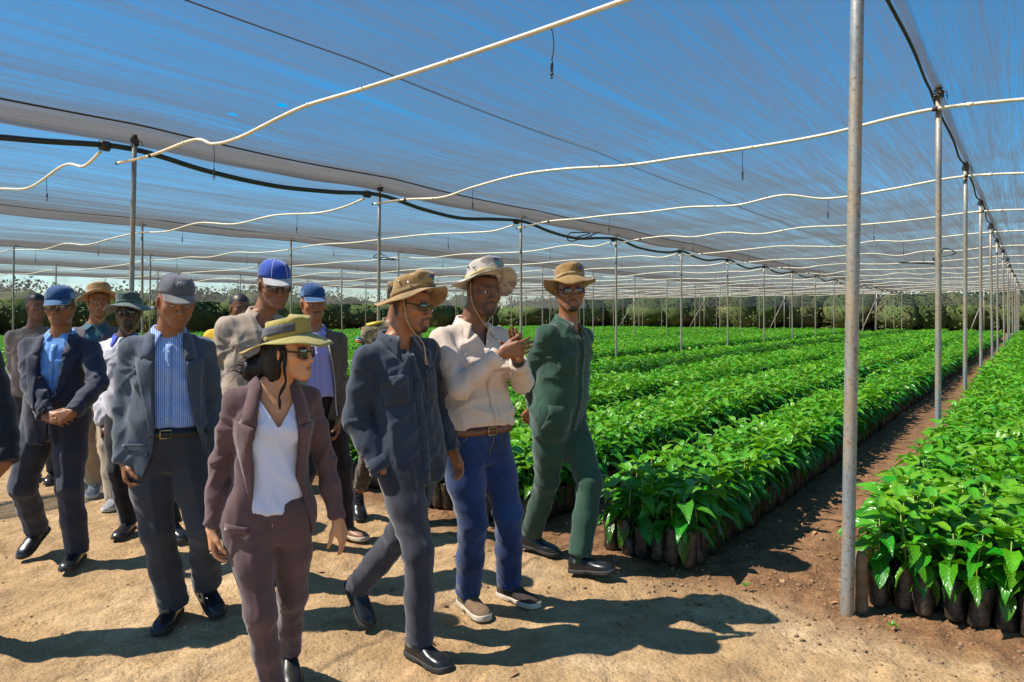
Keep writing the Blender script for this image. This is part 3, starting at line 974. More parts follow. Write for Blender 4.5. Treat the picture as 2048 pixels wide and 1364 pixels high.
for i in range(150):
    u, v = RNG.uniform(3.7, 9), RNG.uniform(.74, 1.72)
    if i > 100: u, v = RNG.uniform(2.0, 4.0), RNG.uniform(.0, 4.5)
    p = uv(u, v); V_, U_ = LEAF_LO[i % 6]
    a = RNG.uniform(0, 6.28); L_ = RNG.uniform(.03, .075)
    R_ = np.array(Matrix.Rotation(a, 3, 'Z') @ Matrix.Rotation(RNG.normal(0, .25), 3, 'X'))
    m.grid((V_.reshape(-1, 3) @ R_.T * L_ + np.array([p.x, p.y, float(ground_z(np.array(p.x), np.array(p.y))) + .008])).reshape(V_.shape))
tag(m.build('dry_leaves', M_DRY), 'dry brown leaves littering the soil path', 'leaf litter', kind='stuff')
for i, (px, py, lab) in enumerate(((1785, 1250, 'small weed sprouting in the soil in front of the right-hand bed'), (1490, 1172, 'tiny weed sprouting at the corner of the narrow bed'),
                                   (348, 1228, 'tiny weed by the shoes of the man in the grey-blue suit'))):
    b = ground_at(px, py); m = MB(); U_, A_ = [], []
    for k in range(9):
        V_, uvv = LEAF_LO[k % 6]
        M_ = Matrix.Rotation(RNG.uniform(0, 6.28), 3, 'Z') @ Matrix.Rotation(-RNG.uniform(.2, 1.0), 3, 'Y')
        m.grid((V_.reshape(-1, 3) @ np.array(M_).T * RNG.uniform(.02, .045)).reshape(V_.shape))
        U_.append(uvv.reshape(-1, 2)); A_.append(np.full(uvv.shape[0] * uvv.shape[1], .3))
    me = m.mesh('weed'); finish_leaf(me, np.concatenate(U_), np.concatenate(A_))
    w = link('weed', me); w.location = (b.x, b.y, .0)
    tag(w, lab, 'weed')
# ================================================================== people
# Figures are modelled as distance fields on a grid (smoothly joined limbs), then turned into one continuous surface.
def A3(v): return np.array(tuple(v), dtype=np.float64)
def nrm(v):
    v = np.asarray(v, dtype=np.float64)
    return v / (np.linalg.norm(v) + 1e-12)
def axis_zones(lo, hi, step, zones):
    xs, x = [lo], lo
    while x < hi:
        s = step
        for a, b, zs in zones:
            if a <= x <= b: s = min(s, zs)
        x += s
        xs.append(x)
    return np.array(xs, dtype=np.float32)
class Field:
    def __init__(s, lo, hi, step, zones=((), (), ())):
        s.ax = [axis_zones(lo[i], hi[i], step, zones[i]) for i in range(3)]
        s.d = np.full([len(a) for a in s.ax], 1.0, dtype=np.float32)
    def add(s, fn, lo, hi, k=0.02):
        pad = k + 0.035
        sl = []
        for i in range(3):
            a = np.searchsorted(s.ax[i], lo[i] - pad); b = np.searchsorted(s.ax[i], hi[i] + pad)
            sl.append(slice(max(0, a - 1), b + 1))
        sl = tuple(sl)
        X = s.ax[0][sl[0]][:, None, None]; Y = s.ax[1][sl[1]][None, :, None]; Z = s.ax[2][sl[2]][None, None, :]
        if min(X.size, Y.size, Z.size) == 0: return s
        d = fn(X, Y, Z).astype(np.float32)
        cur = s.d[sl]
        if k <= 0: s.d[sl] = np.minimum(cur, d)
        else:
            h = np.clip(0.5 + 0.5 * (cur - d) / k, 0, 1)
            s.d[sl] = cur * (1 - h) + d * h - k * h * (1 - h)
        return s
    def cone(s, a, b, ra, rb, k=0.02, cut_end=False, cut_start=False, squash=None):
        a, b = A3(a), A3(b)
        ba = b - a; L2 = ba.dot(ba) + 1e-12
        u = ba / math.sqrt(L2)
        R = max(ra, rb)
        if squash is not None: sv, sf = A3(squash[0]), squash[1]
        def fn(X, Y, Z):
            x, y, z = X - a[0], Y - a[1], Z - a[2]
            dt = (x * ba[0] + y * ba[1] + z * ba[2]) / L2
            t = np.clip(dt, 0, 1)
            if squash is not None:
                q = x * sv[0] + y * sv[1] + z * sv[2]
                x, y, z = x + sv[0] * q * (sf - 1), y + sv[1] * q * (sf - 1), z + sv[2] * q * (sf - 1)
            d = np.sqrt((x - t * ba[0]) ** 2 + (y - t * ba[1]) ** 2 + (z - t * ba[2]) ** 2) - (ra + (rb - ra) * t)
            if cut_end: d = np.maximum(d, (dt - 1) * math.sqrt(L2))
            if cut_start: d = np.maximum(d, -dt * math.sqrt(L2))
            return d
        return s.add(fn, np.minimum(a, b) - R, np.maximum(a, b) + R, k)
    def chain(s, pts, rad, k=0.02, cut_end=False, cut_start=False):
        for i in range(len(pts) - 1):
            s.cone(pts[i], pts[i + 1], rad[i], rad[i + 1], k, cut_end and i == len(pts) - 2, cut_start and i == 0)
        return s
    def ell(s, c, R, r, k=0.02):
        c = A3(c); r = np.asarray(r, dtype=np.float64)
        def fn(X, Y, Z):
            x, y, z = X - c[0], Y - c[1], Z - c[2]
            k0 = 0; k1 = 0
            for i in range(3):
                q = (x * R[i][0] + y * R[i][1] + z * R[i][2])
                k0 = k0 + (q / r[i]) ** 2; k1 = k1 + (q / r[i] ** 2) ** 2
            k0 = np.sqrt(k0); k1 = np.sqrt(k1) + 1e-9
            return k0 * (k0 - 1) / k1
        m = r.max()
        return s.add(fn, c - m, c + m, k)
    def torso(s, sk, prof, k=0.03):
        """prof rows: t, half width, front depth, back depth (t = distance up the spine from the pelvis centre)"""
        pr = np.array(prof, dtype=np.float64) * sk.k
        t0, t1 = pr[0, 0], pr[-1, 0]
        P, U = sk.P, sk.U
        def fn(X, Y, Z):
            x, y, z = X - P[0], Y - P[1], Z - P[2]
            t = x * U[0] + y * U[1] + z * U[2]
            w = np.clip(t / (0.35 * sk.k), 0, 1)
            ang = sk.hipyaw + (sk.yaw - sk.hipyaw) * w
            ca, sa = np.cos(ang), np.sin(ang)
            xx, yy = x - t * U[0], y - t * U[1]
            S = xx * ca + yy * sa
            F = xx * sa - yy * ca
            a = np.interp(t, pr[:, 0], pr[:, 1]); bf = np.interp(t, pr[:, 0], pr[:, 2]); bb = np.interp(t, pr[:, 0], pr[:, 3])
            b = np.where(F > 0, bf, bb)
            r = (np.abs(S / a) ** 2.3 + np.abs(F / b) ** 2.3) ** (1 / 2.3) + 1e-6
            d = np.sqrt(S * S + F * F) * (1 - 1 / r)
            d = np.where(r < 0.5, -np.minimum(a, b) * 0.5, d)
            return np.maximum(d, np.maximum(t - t1, t0 - t))
        m = pr[:, 1:].max() + 0.05
        e0, e1 = P + U * t0, P + U * t1
        return s.add(fn, np.minimum(e0, e1) - m, np.maximum(e0, e1) + m, k)
    def surface(s):
        d = s.d
        ins = d < 0
        c = [ins[i:ins.shape[0] - 1 + i, j:ins.shape[1] - 1 + j, l:ins.shape[2] - 1 + l] for i in (0, 1) for j in (0, 1) for l in (0, 1)]
        anyc = c[0].copy(); allc = c[0].copy()
        for q in c[1:]:
            anyc |= q; allc &= q
        act = anyc & ~allc
        I, J, L = np.nonzero(act)
        vid = np.full(act.shape, -1, dtype=np.int32)
        vid[I, J, L] = np.arange(len(I))
        pos = np.zeros((len(I), 3)); cnt = np.zeros(len(I))
        ax = s.ax
        for dim in range(3):
            o1, o2 = [q for q in range(3) if q != dim]
            for p in (0, 1):
                for q in (0, 1):
                    off = [0, 0, 0]; off[o1] = p; off[o2] = q
                    a = (I + off[0], J + off[1], L + off[2])
                    off2 = list(off); off2[dim] = 1
                    b = (I + off2[0], J + off2[1], L + off2[2])
                    da, db = d[a], d[b]
                    m = (da < 0) != (db < 0)
                    t = np.where(m, da / (da - db + 1e-12), 0)
                    pt = np.stack([ax[x][a[x]] + (ax[x][b[x]] - ax[x][a[x]]) * (t if x == dim else 0) for x in range(3)], -1)
                    pos += pt * m[:, None]; cnt += m
        V = pos / cnt[:, None]
        quads = []
        for dim in range(3):
            o1, o2 = [q for q in range(3) if q != dim]
            sl0 = [slice(None)] * 3; sl1 = [slice(None)] * 3
            sl0[dim] = slice(0, -1); sl1[dim] = slice(1, None)
            for o in (o1, o2):
                sl0[o] = slice(1, -1); sl1[o] = slice(1, -1)
            A, B = ins[tuple(sl0)], ins[tuple(sl1)]
            idx = np.array(np.nonzero(A != B))
            if idx.shape[1] == 0: continue
            flip = A[tuple(idx)]
            base = idx.copy(); base[o1] += 1; base[o2] += 1
            def cell(p, q):
                e = base.copy(); e[o1] -= 1 - p; e[o2] -= 1 - q
                return vid[tuple(e)]
            f = np.stack([cell(0, 0), cell(1, 0), cell(1, 1), cell(0, 1)], -1)
            if dim == 1: flip = ~flip
            f[~flip] = f[~flip][:, ::-1]
            quads.append(f)
        return V, np.concatenate(quads)
def vnormals(V, Q):
    n = np.cross(V[Q[:, 2]] - V[Q[:, 0]], V[Q[:, 3]] - V[Q[:, 1]])
    N = np.zeros_like(V)
    for i in range(4):
        for x in range(3): N[:, x] += np.bincount(Q[:, i], n[:, x], len(V))
    return N / (np.linalg.norm(N, axis=1, keepdims=True) + 1e-12)
def relax(V, Q, it=1, w=0.5):
    e0 = np.concatenate([Q[:, i] for i in range(4)]); e1 = np.concatenate([Q[:, (i + 1) % 4] for i in range(4)])
    deg = np.bincount(e0, minlength=len(V)) + 1e-9
    for _ in range(it):
        M = np.stack([np.bincount(e0, V[e1][:, x], len(V)) for x in range(3)], -1) / deg[:, None]
        V = V * (1 - w) + M * w
    return V
def folds(V, Q, sk, limbs, seed, amp=1.0, torso=None, hem=None, pressed=0.0):
    """limbs: (start, joint, end, radius, inner direction, bunch at end); creases cross the limb at the joint, long folds run along it"""
    N = vnormals(V, Q)
    r = np.random.default_rng(seed)
    d = 0.0028 * vnoise(V * 5.0, seed + 3) + 0.0012 * vnoise(V * 16.0, seed + 4)
    nz = vnoise(V * 9.0, seed + 5)
    nz2 = vnoise(V * 3.5, seed + 6)
    best = np.full(len(V), 9.0)
    acc = np.zeros(len(V))
    for a, j, b, rad, inner, bunch in limbs:
        a, j, b = A3(a), A3(j), A3(b)
        for p0, p1, sgn in ((j, a, -1), (j, b, 1)):
            ax = p1 - p0; L = np.linalg.norm(ax); ax = ax / L
            rel = V - p0
            t = rel @ ax
            tc = np.clip(t, 0, L)
            perp = rel - t[:, None] * ax
            dist = np.linalg.norm(rel - tc[:, None] * ax, axis=1)
            near = np.clip((rad * 1.5 - dist) / (rad * .35), 0, 1)
            inn = A3(inner); inn = nrm(inn - ax * inn.dot(ax))
            oth = np.cross(ax, inn)
            cphi = (perp @ inn) / (np.linalg.norm(perp, axis=1) + 1e-6); sphi = (perp @ oth) / (np.linalg.norm(perp, axis=1) + 1e-6)
            K = 2 * math.pi / (.105 + .03 * r.random())
            # oblique creases fanning out of the joint
            x = tc * K * .5 + 2.3 * sphi * (1 if r.random() < .5 else -1) + 1.1 * nz + r.uniform(0, 3)
            cre = 1.5 * (1 - np.abs(np.sin(x))) ** 1.6 - .38
            e1 = np.exp(-(tc / (.42 * L)) ** 2) * (.35 + .65 * np.clip(cphi, 0, 1))
            # long soft folds
            lng = 1.4 * (1 - np.abs(np.sin(1.5 * np.arctan2(sphi, cphi) + 2.2 * nz2 + tc * 3 + r.uniform(0, 6)))) ** 1.4 - .45
            w = .0105 * cre * e1 + .0048 * lng * np.clip(tc / L, 0, 1) * (1 - .3 * np.clip(tc / L, 0, 1))
            if sgn == 1 and bunch > 0:
                y = (L - tc)
                z = y * 2 * math.pi / .13 + 3.0 * sphi + 2.2 * nz + r.uniform(0, 3)
                w = w + bunch * (1.5 * (1 - np.abs(np.sin(z))) ** 1.5 - .4) * np.exp(-(y / .11) ** 2)
            if pressed: w = w + pressed * np.exp(-(np.arctan2(sphi, -cphi) / .17) ** 2) * np.clip(tc / .12 if sgn == 1 else 1.0, .35, 1)
            take = dist < best
            best = np.where(take, dist, best)
            acc = np.where(take, w * near, acc)
    d = d + acc
    if torso is not None:
        rel = V - sk.P
        t = rel @ sk.U; S = rel @ sk.S; F = rel @ sk.F
        off = np.clip((best - .05) / .06, 0, 1)             # away from the limbs
        for k in range(3):
            al = (.9, -.8, .25)[k] + r.normal(0, .15)
            x = (S * math.cos(al) + t * math.sin(al)) * (24 + 6 * k) + 2.2 * nz2 + r.uniform(0, 6)
            msk = np.clip(vnoise(np.stack([S * 5, t * 4, np.sign(F) * 3.0 + k], -1), seed + 20 + k) * 2.2, 0, 1)
            d = d + torso * .0080 * off * msk * (1.5 * (1 - np.abs(np.sin(x))) ** 1.6 - .38)
        # pulls from the armpits
        for sg in (1, -1):
            c = sk.sh['L' if sg == 1 else 'R'] - sk.U * .09 - sk.S * sg * .03
            q = V - c; rr = np.linalg.norm(q, axis=1)
            ang = np.arctan2((q @ sk.S) * -sg, -(q @ sk.U))
            d = d + torso * .0070 * np.exp(-(rr / .13) ** 2) * (1.5 * (1 - np.abs(np.sin(ang * 4.5 + nz))) ** 1.5 - .4) * np.clip(rr / .04, 0, 1)
        if hem is not None:
            h0, kind = hem
            e = np.exp(-((t - h0) / .13) ** 2)
            if kind == 'loose': d = d + .0075 * e * np.sin(np.arctan2(S, F) * 7 + 2.5 * nz2)
            else: d = d + .0085 * np.exp(-((t - h0 - .03) / .07) ** 2) * (np.abs(np.sin((t - h0) * 48 + S * 9 + 2.0 * nz2)) - .55)
    return V + N * (d * amp)[:, None]
def clip(V, Q, g):
    """keep the part where g > 0, cutting faces along g = 0"""
    k = g > 0
    nk = k[Q].sum(1)
    full = Q[nk == 4]
    part = Q[(nk > 0) & (nk < 4)]
    newV, tri, ed = [], [], {}
    base = len(V)
    def cut(a, b):
        key = (min(a, b), max(a, b))
        if key not in ed:
            t = g[a] / (g[a] - g[b])
            ed[key] = base + len(newV); newV.append(V[a] + (V[b] - V[a]) * t)
        return ed[key]
    for f in part:
        poly = []
        for i in range(4):
            a, b = int(f[i]), int(f[(i + 1) % 4])
            if k[a]: poly.append(a)
            if k[a] != k[b]: poly.append(cut(a, b))
        for i in range(1, len(poly) - 1): tri.append((poly[0], poly[i], poly[i + 1]))
    VV = np.concatenate([V, np.array(newV).reshape(-1, 3)])
    T = np.array(tri, dtype=np.int64).reshape(-1, 3)
    used = np.zeros(len(VV), dtype=bool); used[full.ravel()] = True; used[T.ravel()] = True
    re = np.cumsum(used) - 1
    return VV[used], re[full], re[T]

UPZ = np.array([0, 0, 1.0])
class Skel: pass
def tz(s, z): return (z - s.P[2]) / s.k
def ik(a, c, l1, l2, pole):
    a, c = A3(a), A3(c)
    d = c - a; L = np.linalg.norm(d)
    if L > 0.995 * (l1 + l2):
        f = L / (0.995 * (l1 + l2)); l1 *= f; l2 *= f
    u = d / L
    x = (l1 * l1 - l2 * l2 + L * L) / (2 * L)
    h = math.sqrt(max(0, l1 * l1 - x * x))
    p = A3(pole); p = nrm(p - u * p.dot(u))
    return a + u * x + p * h
def skeleton(h, pelvis, neck, head, yaw, hipyaw, head_rot, feet, arms, origin, sw=1.0):
    s = Skel()
    s.k = k = h / 1.75
    s.o = A3(origin)
    s.P, s.N, s.H = A3(pelvis) - s.o, A3(neck) - s.o, A3(head) - s.o
    # the pelvis stands as high as the straighter leg allows
    zz = []
    for side, sg in (('L', 1), ('R', -1)):
        tx, fy, fp = feet[side]
        tx = A3(tx) - s.o; fy, fp = math.radians(fy), math.radians(fp)
        fd = np.array([math.sin(fy), -math.cos(fy), 0]); FL = 0.275 * k
        ank = tx - fd * FL * math.cos(max(fp, 0)) + fd * .062 * k * math.cos(fp)
        az = FL * math.sin(max(fp, 0)) + .092 * k * math.cos(fp)
        ha = math.radians(hipyaw)
        hip = s.P[:2] + np.array([math.cos(ha), math.sin(ha)]) * sg * .088 * k
        h2 = (.985 * .820 * k) ** 2 - ((ank[:2] - hip) ** 2).sum()
        zz.append(az + math.sqrt(max(h2, .2)) + .03 * k)
    s.P[2] = min(zz)
    s.N = s.N + np.array([0, 0, .022 * k])
    s.U = nrm(s.N - s.P)
    s.tl = np.linalg.norm(s.N - s.P) / k
    s.yaw, s.hipyaw = math.radians(yaw), math.radians(hipyaw)
    def fr(a):
        S = np.array([math.cos(a), math.sin(a), 0]); S = nrm(S - s.U * S.dot(s.U)); F = np.cross(s.U, S) * -1
        if F.dot([math.sin(a), -math.cos(a), 0]) < 0: F = -F
        return S, F
    s.S, s.F = fr(s.yaw); s.S0, s.F0 = fr(s.hipyaw)
    hy, hp, hr = [math.radians(q) for q in head_rot]
    f0 = np.array([math.sin(hy), -math.cos(hy), 0]); s0 = np.array([math.cos(hy), math.sin(hy), 0]); up = np.array([0, 0, 1.0])
    f = f0 * math.cos(hp) - up * math.sin(hp); u = up * math.cos(hp) + f0 * math.sin(hp)
    s.hs = s0 * math.cos(hr) + u * math.sin(hr); s.hu = u * math.cos(hr) - s0 * math.sin(hr); s.hf = f
    s.hk = k * 0.98
    s.sw = sw
    s.sh, s.el, s.wr, s.hip, s.kn, s.an, s.foot, s.hand = {}, {}, {}, {}, {}, {}, {}, {}
    tsh = s.tl - 0.098
    for side, sg in (('L', 1), ('R', -1)):
        s.sh[side] = s.P + s.U * tsh * k + s.S * sg * 0.168 * k * sw - s.F * 0.005
        s.hip[side] = s.P + s.S0 * sg * 0.088 * k - np.array([0, 0, 0.03 * k])
        a = arms[side]
        w = A3(a['wrist']) - s.o
        dv = w - s.sh[side]; mx = 0.545 * k
        if np.linalg.norm(dv) > mx: w = s.sh[side] + dv / np.linalg.norm(dv) * mx
        pole = a.get('pole')
        pole = (s.S * sg * pole[0] + s.F * pole[1] + np.array([0, 0, pole[2]])) if pole is not None else (-s.F + s.S * sg * 0.3)
        s.el[side] = ik(s.sh[side], w, 0.285 * k, 0.265 * k, pole)
        s.wr[side] = w
        fd = nrm(w - s.el[side])
        d = nrm(A3(a['dir'])) if a.get('dir') is not None else fd
        n = A3(a['palm']) if a.get('palm') is not None else -s.S * sg
        n = nrm(n - d * n.dot(d))
        s.hand[side] = (d, n, a.get('curl', 25), a.get('spread', 0.06), a.get('thumb', 0.5))
        tx, fy, fp = feet[side]
        tx = A3(tx) - s.o
        fy, fp = math.radians(fy), math.radians(fp)
        fd = np.array([math.sin(fy), -math.cos(fy), 0]); FL = 0.275 * k
        sd = np.array([math.cos(fy), math.sin(fy), 0])
        up = np.array([0, 0, 1.0])
        if fp >= 0:   # heel lifted, turning about the toe
            xf = fd * math.cos(fp) - up * math.sin(fp); zu = up * math.cos(fp) + fd * math.sin(fp)
            heel = tx - xf * FL
        else:         # toe lifted, turning about the heel
            heel = tx - fd * FL
            xf = fd * math.cos(fp) - up * math.sin(fp); zu = up * math.cos(fp) + fd * math.sin(fp)
        s.foot[side] = (heel, xf, sd, zu, FL)
        s.an[side] = heel + xf * 0.062 * k + zu * 0.092 * k
        kp = nrm(s.F0 * 0.8 + fd * 0.4 + s.S0 * sg * 0.05)
        s.kn[side] = ik(s.hip[side], s.an[side], 0.412 * k, 0.408 * k, kp)
    return s
def hl(s, S, F, U):        # head-local to body coordinates
    return s.H + (s.hs * S + s.hf * F + s.hu * U) * s.hk
def ch(s, S, F, T):        # chest-local
    return s.P + s.S * S + s.F * F + s.U * T

BODY = [(-0.15, .140, .085, .095), (-0.06, .155, .090, .105), (0.0, .152, .088, .098), (.10, .130, .085, .072), (.22, .135, .090, .078), (.34, .150, .105, .088),
        (.42, .145, .090, .085), (.47, .115, .062, .072), (.515, .062, .045, .052)]
def refit(prof, s, grow=0.0, belly=0.0, hips=0.0, wide=1.0, chest=0.0):
    """stretch a torso profile to this figure's spine and pad it"""
    f = s.tl / 0.52
    out = []
    for t, a, bf, bb in prof:
        tt = t * f if t > 0 else t
        gb = belly * math.exp(-((tt - 0.10) / 0.13) ** 2)
        gc = chest * math.exp(-((tt - 0.34) / 0.07) ** 2)
        gh = hips * math.exp(-((tt + 0.03) / 0.11) ** 2)
        out.append((tt, (a + gb * .55 + gh) * wide + grow, bf + grow + gb + gc, bb + grow + gb * .25 + gh * .6))
    return out
def fingers(fd, s, side):
    k = s.k
    d, n, curl, spread, thumb = s.hand[side]
    c = np.cross(d, n) * (1 if side == 'R' else -1)
    w = s.wr[side]
    rot = lambda v, ax, a: v * math.cos(a) + np.cross(ax, v) * math.sin(a) + ax * ax.dot(v) * (1 - math.cos(a))
    ax = np.cross(d, n)
    for i, (off, L, r) in enumerate(((.029, .074, .0085), (.0095, .083, .0088), (-.010, .077, .0085), (-.028, .060, .0075))):
        base = w + (d * (.088 - .004 * abs(i - 1)) + c * off) * k
        fd.cone(w + c * off * .55 * k + d * .008 * k, base, .0155 * k, .0120 * k, 0.012)
        dirn = nrm(d + c * (off / .029) * spread * 1.4)
        p = base
        for seg, (fl, cf) in enumerate(((.46, .8), (.30, 1.1), (.24, .7))):
            ang = math.radians(curl[i] if not np.isscalar(curl) else curl * (1 + .12 * (i - 1.5))) * cf
            dirn = rot(dirn, nrm(ax), ang)
            q = p + dirn * L * fl * k
            fd.cone(p, q, (r - .0006 * seg) * k, (r - .0006 * (seg + 1)) * k, 0.003)
            p = q
    tb = w + (c * .020 + d * .018 + n * .004) * k
    td = nrm(d * .72 + c * (.35 + .6 * thumb) + n * .35)
    tm = tb + td * .046 * k
    td2 = nrm(td * .6 + d * .6 + n * .25)
    te = tm + td2 * .034 * k
    tf = te + nrm(td2 + n * .3) * .026 * k
    fd.cone(tb, tm, .0150 * k, .0115 * k, .012)
    fd.cone(tm, te, .0108 * k, .0100 * k, .004)
    fd.cone(te, tf, .0098 * k, .0078 * k, .003)
def head_field(fd, s, opt):
    R = (s.hs, s.hf, s.hu); q = s.hk
    P = lambda a, b, c: hl(s, a, b, c)
    w = opt.get('face_w', 1.0); jaw = opt.get('jaw', 1.0)
    fd.ell(P(0, -.012, .028), R, np.array([.0755 * w, .097, .093]) * q, .01)
    fd.ell(P(0, .022, -.030), R, np.array([.060 * w * jaw, .066, .088]) * q, .035)
    for sg in (1, -1):
        fd.cone(P(sg * .056 * w * jaw, .005, -.052), P(sg * .022 * jaw, .072, -.098), .018 * q, .016 * q, .03)      # jaw
        fd.ell(P(sg * .046 * w, .058, -.020), R, np.array([.022, .022, .020]) * q, .025)                            # cheek
        fd.cone(P(sg * .012, .088, .025), P(sg * .046 * w, .070, .023), .0110 * q, .0095 * q, .010)                   # brow
        fd.ell(P(sg * .031, .075, .001), R, np.array([.0150, .0085, .0115]) * q, .006)                              # lids
        fd.ell(P(sg * .0150, .096, -.036), R, np.array([.0115, .0125, .0095]) * q, .006)                            # nostril wings
        er = (nrm(s.hs * .93 - s.hf * .35 * sg), s.hf, s.hu)
        fd.ell(P(sg * .079 * w, -.006, -.006), er, np.array([.0085, .019, .031]) * q, .006)                         # ear
        fd.ell(P(sg * .076 * w, -.001, -.033), er, np.array([.007, .009, .010]) * q, .006)
    fd.cone(P(0, .088, .016), P(0, .113, -.030), .0075 * q, .0115 * q, .012)                                        # nose
    fd.ell(P(0, .086, -.098), R, np.array([.024 * jaw, .019, .018]) * q, .02)                                       # chin
    fd.ell(P(0, .078, -.066), R, np.array([.036, .024, .024]) * q, .02)                                             # muzzle
    fd.cone(P(-.019, .0945, -.0595), P(.019, .0945, -.0595), .0068 * q, .0068 * q, .004)
    fd.cone(P(-.017, .0945, -.0715), P(.017, .0945, -.0715), .0080 * q, .0080 * q, .003)
    fd.cone(s.N + s.U * -.03, P(0, -.022, -.045), .060 * s.k * opt.get('neck', 1.0), .054 * q * opt.get('neck', 1.0), .03)
    if opt.get('afro'):
        fd.ell(P(0, -.018, .045), R, np.array([.082, .104, .090]) * q, .01)
def skin_mat(name, rough=0.48):
    t = NT(name)
    at_ = t.n('Attribute', attribute_name='pigment_shade').outputs['Color']
    c = t.coord()
    nz = t.noise(c, 45, 4)
    hs = t.n('HueSaturation'); t.l(at_, hs.inputs['Color']); t.l(t.math('ADD', .86, t.math('MULTIPLY', nz, .28)), hs.inputs['Value'])
    t.setp(Base_Color=hs.outputs[0], Roughness=rough, Subsurface_Weight=0.0, Specular_IOR_Level=0.45)
    t.l(t.bump(t.noise(c, 260, 3), .12, .002), t.b.inputs['Normal'])
    return t.m
M_SKIN = skin_mat('skin')
def person_body(name, s, skin, opt, fine):
    k = s.k
    z = [s.H[i] for i in range(3)]
    hz = [[(z[i] - .15, z[i] + .15, .0046 * fine)] for i in range(3)]
    for side in 'LR':
        if opt.get('hide_' + side): continue
        c = s.wr[side] + s.hand[side][0] * .08
        for i in range(3): hz[i].append((c[i] - .12, c[i] + .12, .0055 * fine))
    pts = np.array([s.P, s.N, s.H] + [q[x] for q in (s.sh, s.el, s.wr, s.kn, s.an) for x in 'LR'] + [s.foot[x][0] + s.foot[x][1] * .28 for x in 'LR'] + [s.wr[x] + s.hand[x][0] * .2 for x in 'LR'])
    lo, hi = pts.min(0) - .2, pts.max(0) + .2
    lo[2] = max(lo[2], -0.03)
    fd = Field(lo, hi, .014 * max(1, fine * .9), hz)
    fd.torso(s, refit(BODY, s, 0.0, opt.get('belly', 0) * .8, opt.get('hips', 0) * .6), .03)
    for side, sg in (('L', 1), ('R', -1)):
        sh, el, wr = s.sh[side], s.el[side], s.wr[side]
        fd.cone(s.N - s.U * .05 + s.S * sg * .03, sh - s.S * sg * .01, .040 * k, .042 * k, .03)
        fd.chain([sh, sh * .5 + el * .5, el, el * .6 + wr * .4, wr], np.array([.042, .035, .030, .030, .0235]) * k, .02)
        fingers(fd, s, side)
        hp, kn, an = s.hip[side], s.kn[side], s.an[side]
        fd.chain([hp, hp * .5 + kn * .5, kn, kn * .62 + an * .38, an], np.array([.080, .066, .046, .046, .030]) * k, .03)
        heel, xf, sd, zu, FL = s.foot[side]
        fd.cone(heel + xf * .055 + zu * .046, heel + xf * FL * .62 + zu * .034, .022, .012, .01)
    head_field(fd, s, opt)
    V, Q = fd.surface()
    V = relax(V, Q, 1, .35)
    me = mesh_np(name, V, Q)
    # pigment of skin, lips, brows, beard and cropped hair, plus shade painted round the eyes
    rel = V - s.H
    L = np.stack([rel @ s.hs, rel @ s.hf, rel @ s.hu], -1) / s.hk
    S, Fr, Up = np.abs(L[:, 0]), L[:, 1], L[:, 2]
    col = np.tile(np.array(skin, dtype=np.float64), (len(V), 1))
    n1 = vnoise(V * 60, 3)
    inhead = (np.abs(L) < .2).all(1) & (Up > -.125)
    def paint(mask, c, a=1.0):
        m = (mask * a)[:, None]
        col[:] = col * (1 - m) + np.array(c) * m
    sm = lambda x, a, b: np.clip((x - a) / (b - a), 0, 1)
    lips = inhead * np.clip(1.5 - 1.2 * np.hypot(S / .021, (Up + .0655) / .0105), 0, 1) * (Fr > .084)
    paint(lips, opt.get('lips', tuple(np.array(skin) * np.array((.95, .72, .75)))), .85)
    hairc = opt.get('hair', (.012, .010, .009))
    if opt.get('brow', True): paint(inhead * (np.abs(Up - .0255 + .15 * np.abs(S - .03)) < .0055) * (S > .010) * (S < .050) * (Fr > .05), hairc, .8)
    paint(inhead * np.clip(1.2 - np.hypot((S - .031) / .021, (Up - .001) / .014), 0, 1) * (Fr > .05), tuple(np.array(skin) * .55), .6)  # shade of the eye sockets, painted into the skin colour
    if opt.get('goatee'):
        g = opt['goatee']
        rr_ = np.hypot(S / .036, (Up + .080) / .040)
        ring = np.clip((1.12 - rr_) / .22, 0, 1) * (Fr > .055) * (1 - lips)
        inner = np.clip((1.15 - np.hypot(S / .026, (Up + .068) / .017)) / .3, 0, 1)
        m1 = inhead * ring * np.maximum(1 - inner, np.clip(1 - np.abs(Up + .0490) / .0085, 0, 1))
        paint(np.clip(m1 * (.8 + .3 * n1), 0, 1), hairc, g)
        chin = inhead * np.clip((1.15 - np.hypot(S / .026, (Up + .104) / .022)) / .4, 0, 1) * (Fr > .04)
        paint(np.clip(chin * (.85 + .3 * n1), 0, 1), hairc, g)
    if opt.get('stubble'):
        m1 = inhead * sm(-Up, .040, .062) * sm(Fr, -.01, .02) * (1 - lips) * (Up > -.13)
        paint(np.clip(m1 * (.7 + .5 * n1), 0, 1), opt.get('stubblec', hairc), opt['stubble'])
    if opt.get('mustache'):
        paint(inhead * (np.abs(Up + .0495) < .0055) * (S < .030) * (Fr > .085), hairc, opt['mustache'])
    hl_ = inhead * np.maximum(np.maximum((Up > .070 - .25 * np.clip(.05 - Fr, 0, .05)) * 1.0, (Fr < -.025) * (Up > -.055) * 1.0), (Fr < .018) * (Up > -.005) * (S > .03))
    ears = (S > .0755) * (Up < .03) * (Up > -.045) * (Fr > -.035)
    paint(np.clip(hl_ * (1 - ears) * (.9 + .2 * n1), 0, 1), hairc, opt.get('hair_a', .9))
    # paler palms
    for side in 'LR':
        d, n, *_ = s.hand[side]
        c = s.wr[side]
        near = np.linalg.norm(V - (c + d * .08), axis=1) < .12
        Nn = vnormals(V, Q)
        paint(near * np.clip(Nn @ n, 0, 1), tuple(np.array(skin) * 1.35 + np.array((.08, .03, .01))), .55)
    at_ = me.attributes.new('pigment_shade', 'FLOAT_COLOR', 'POINT')
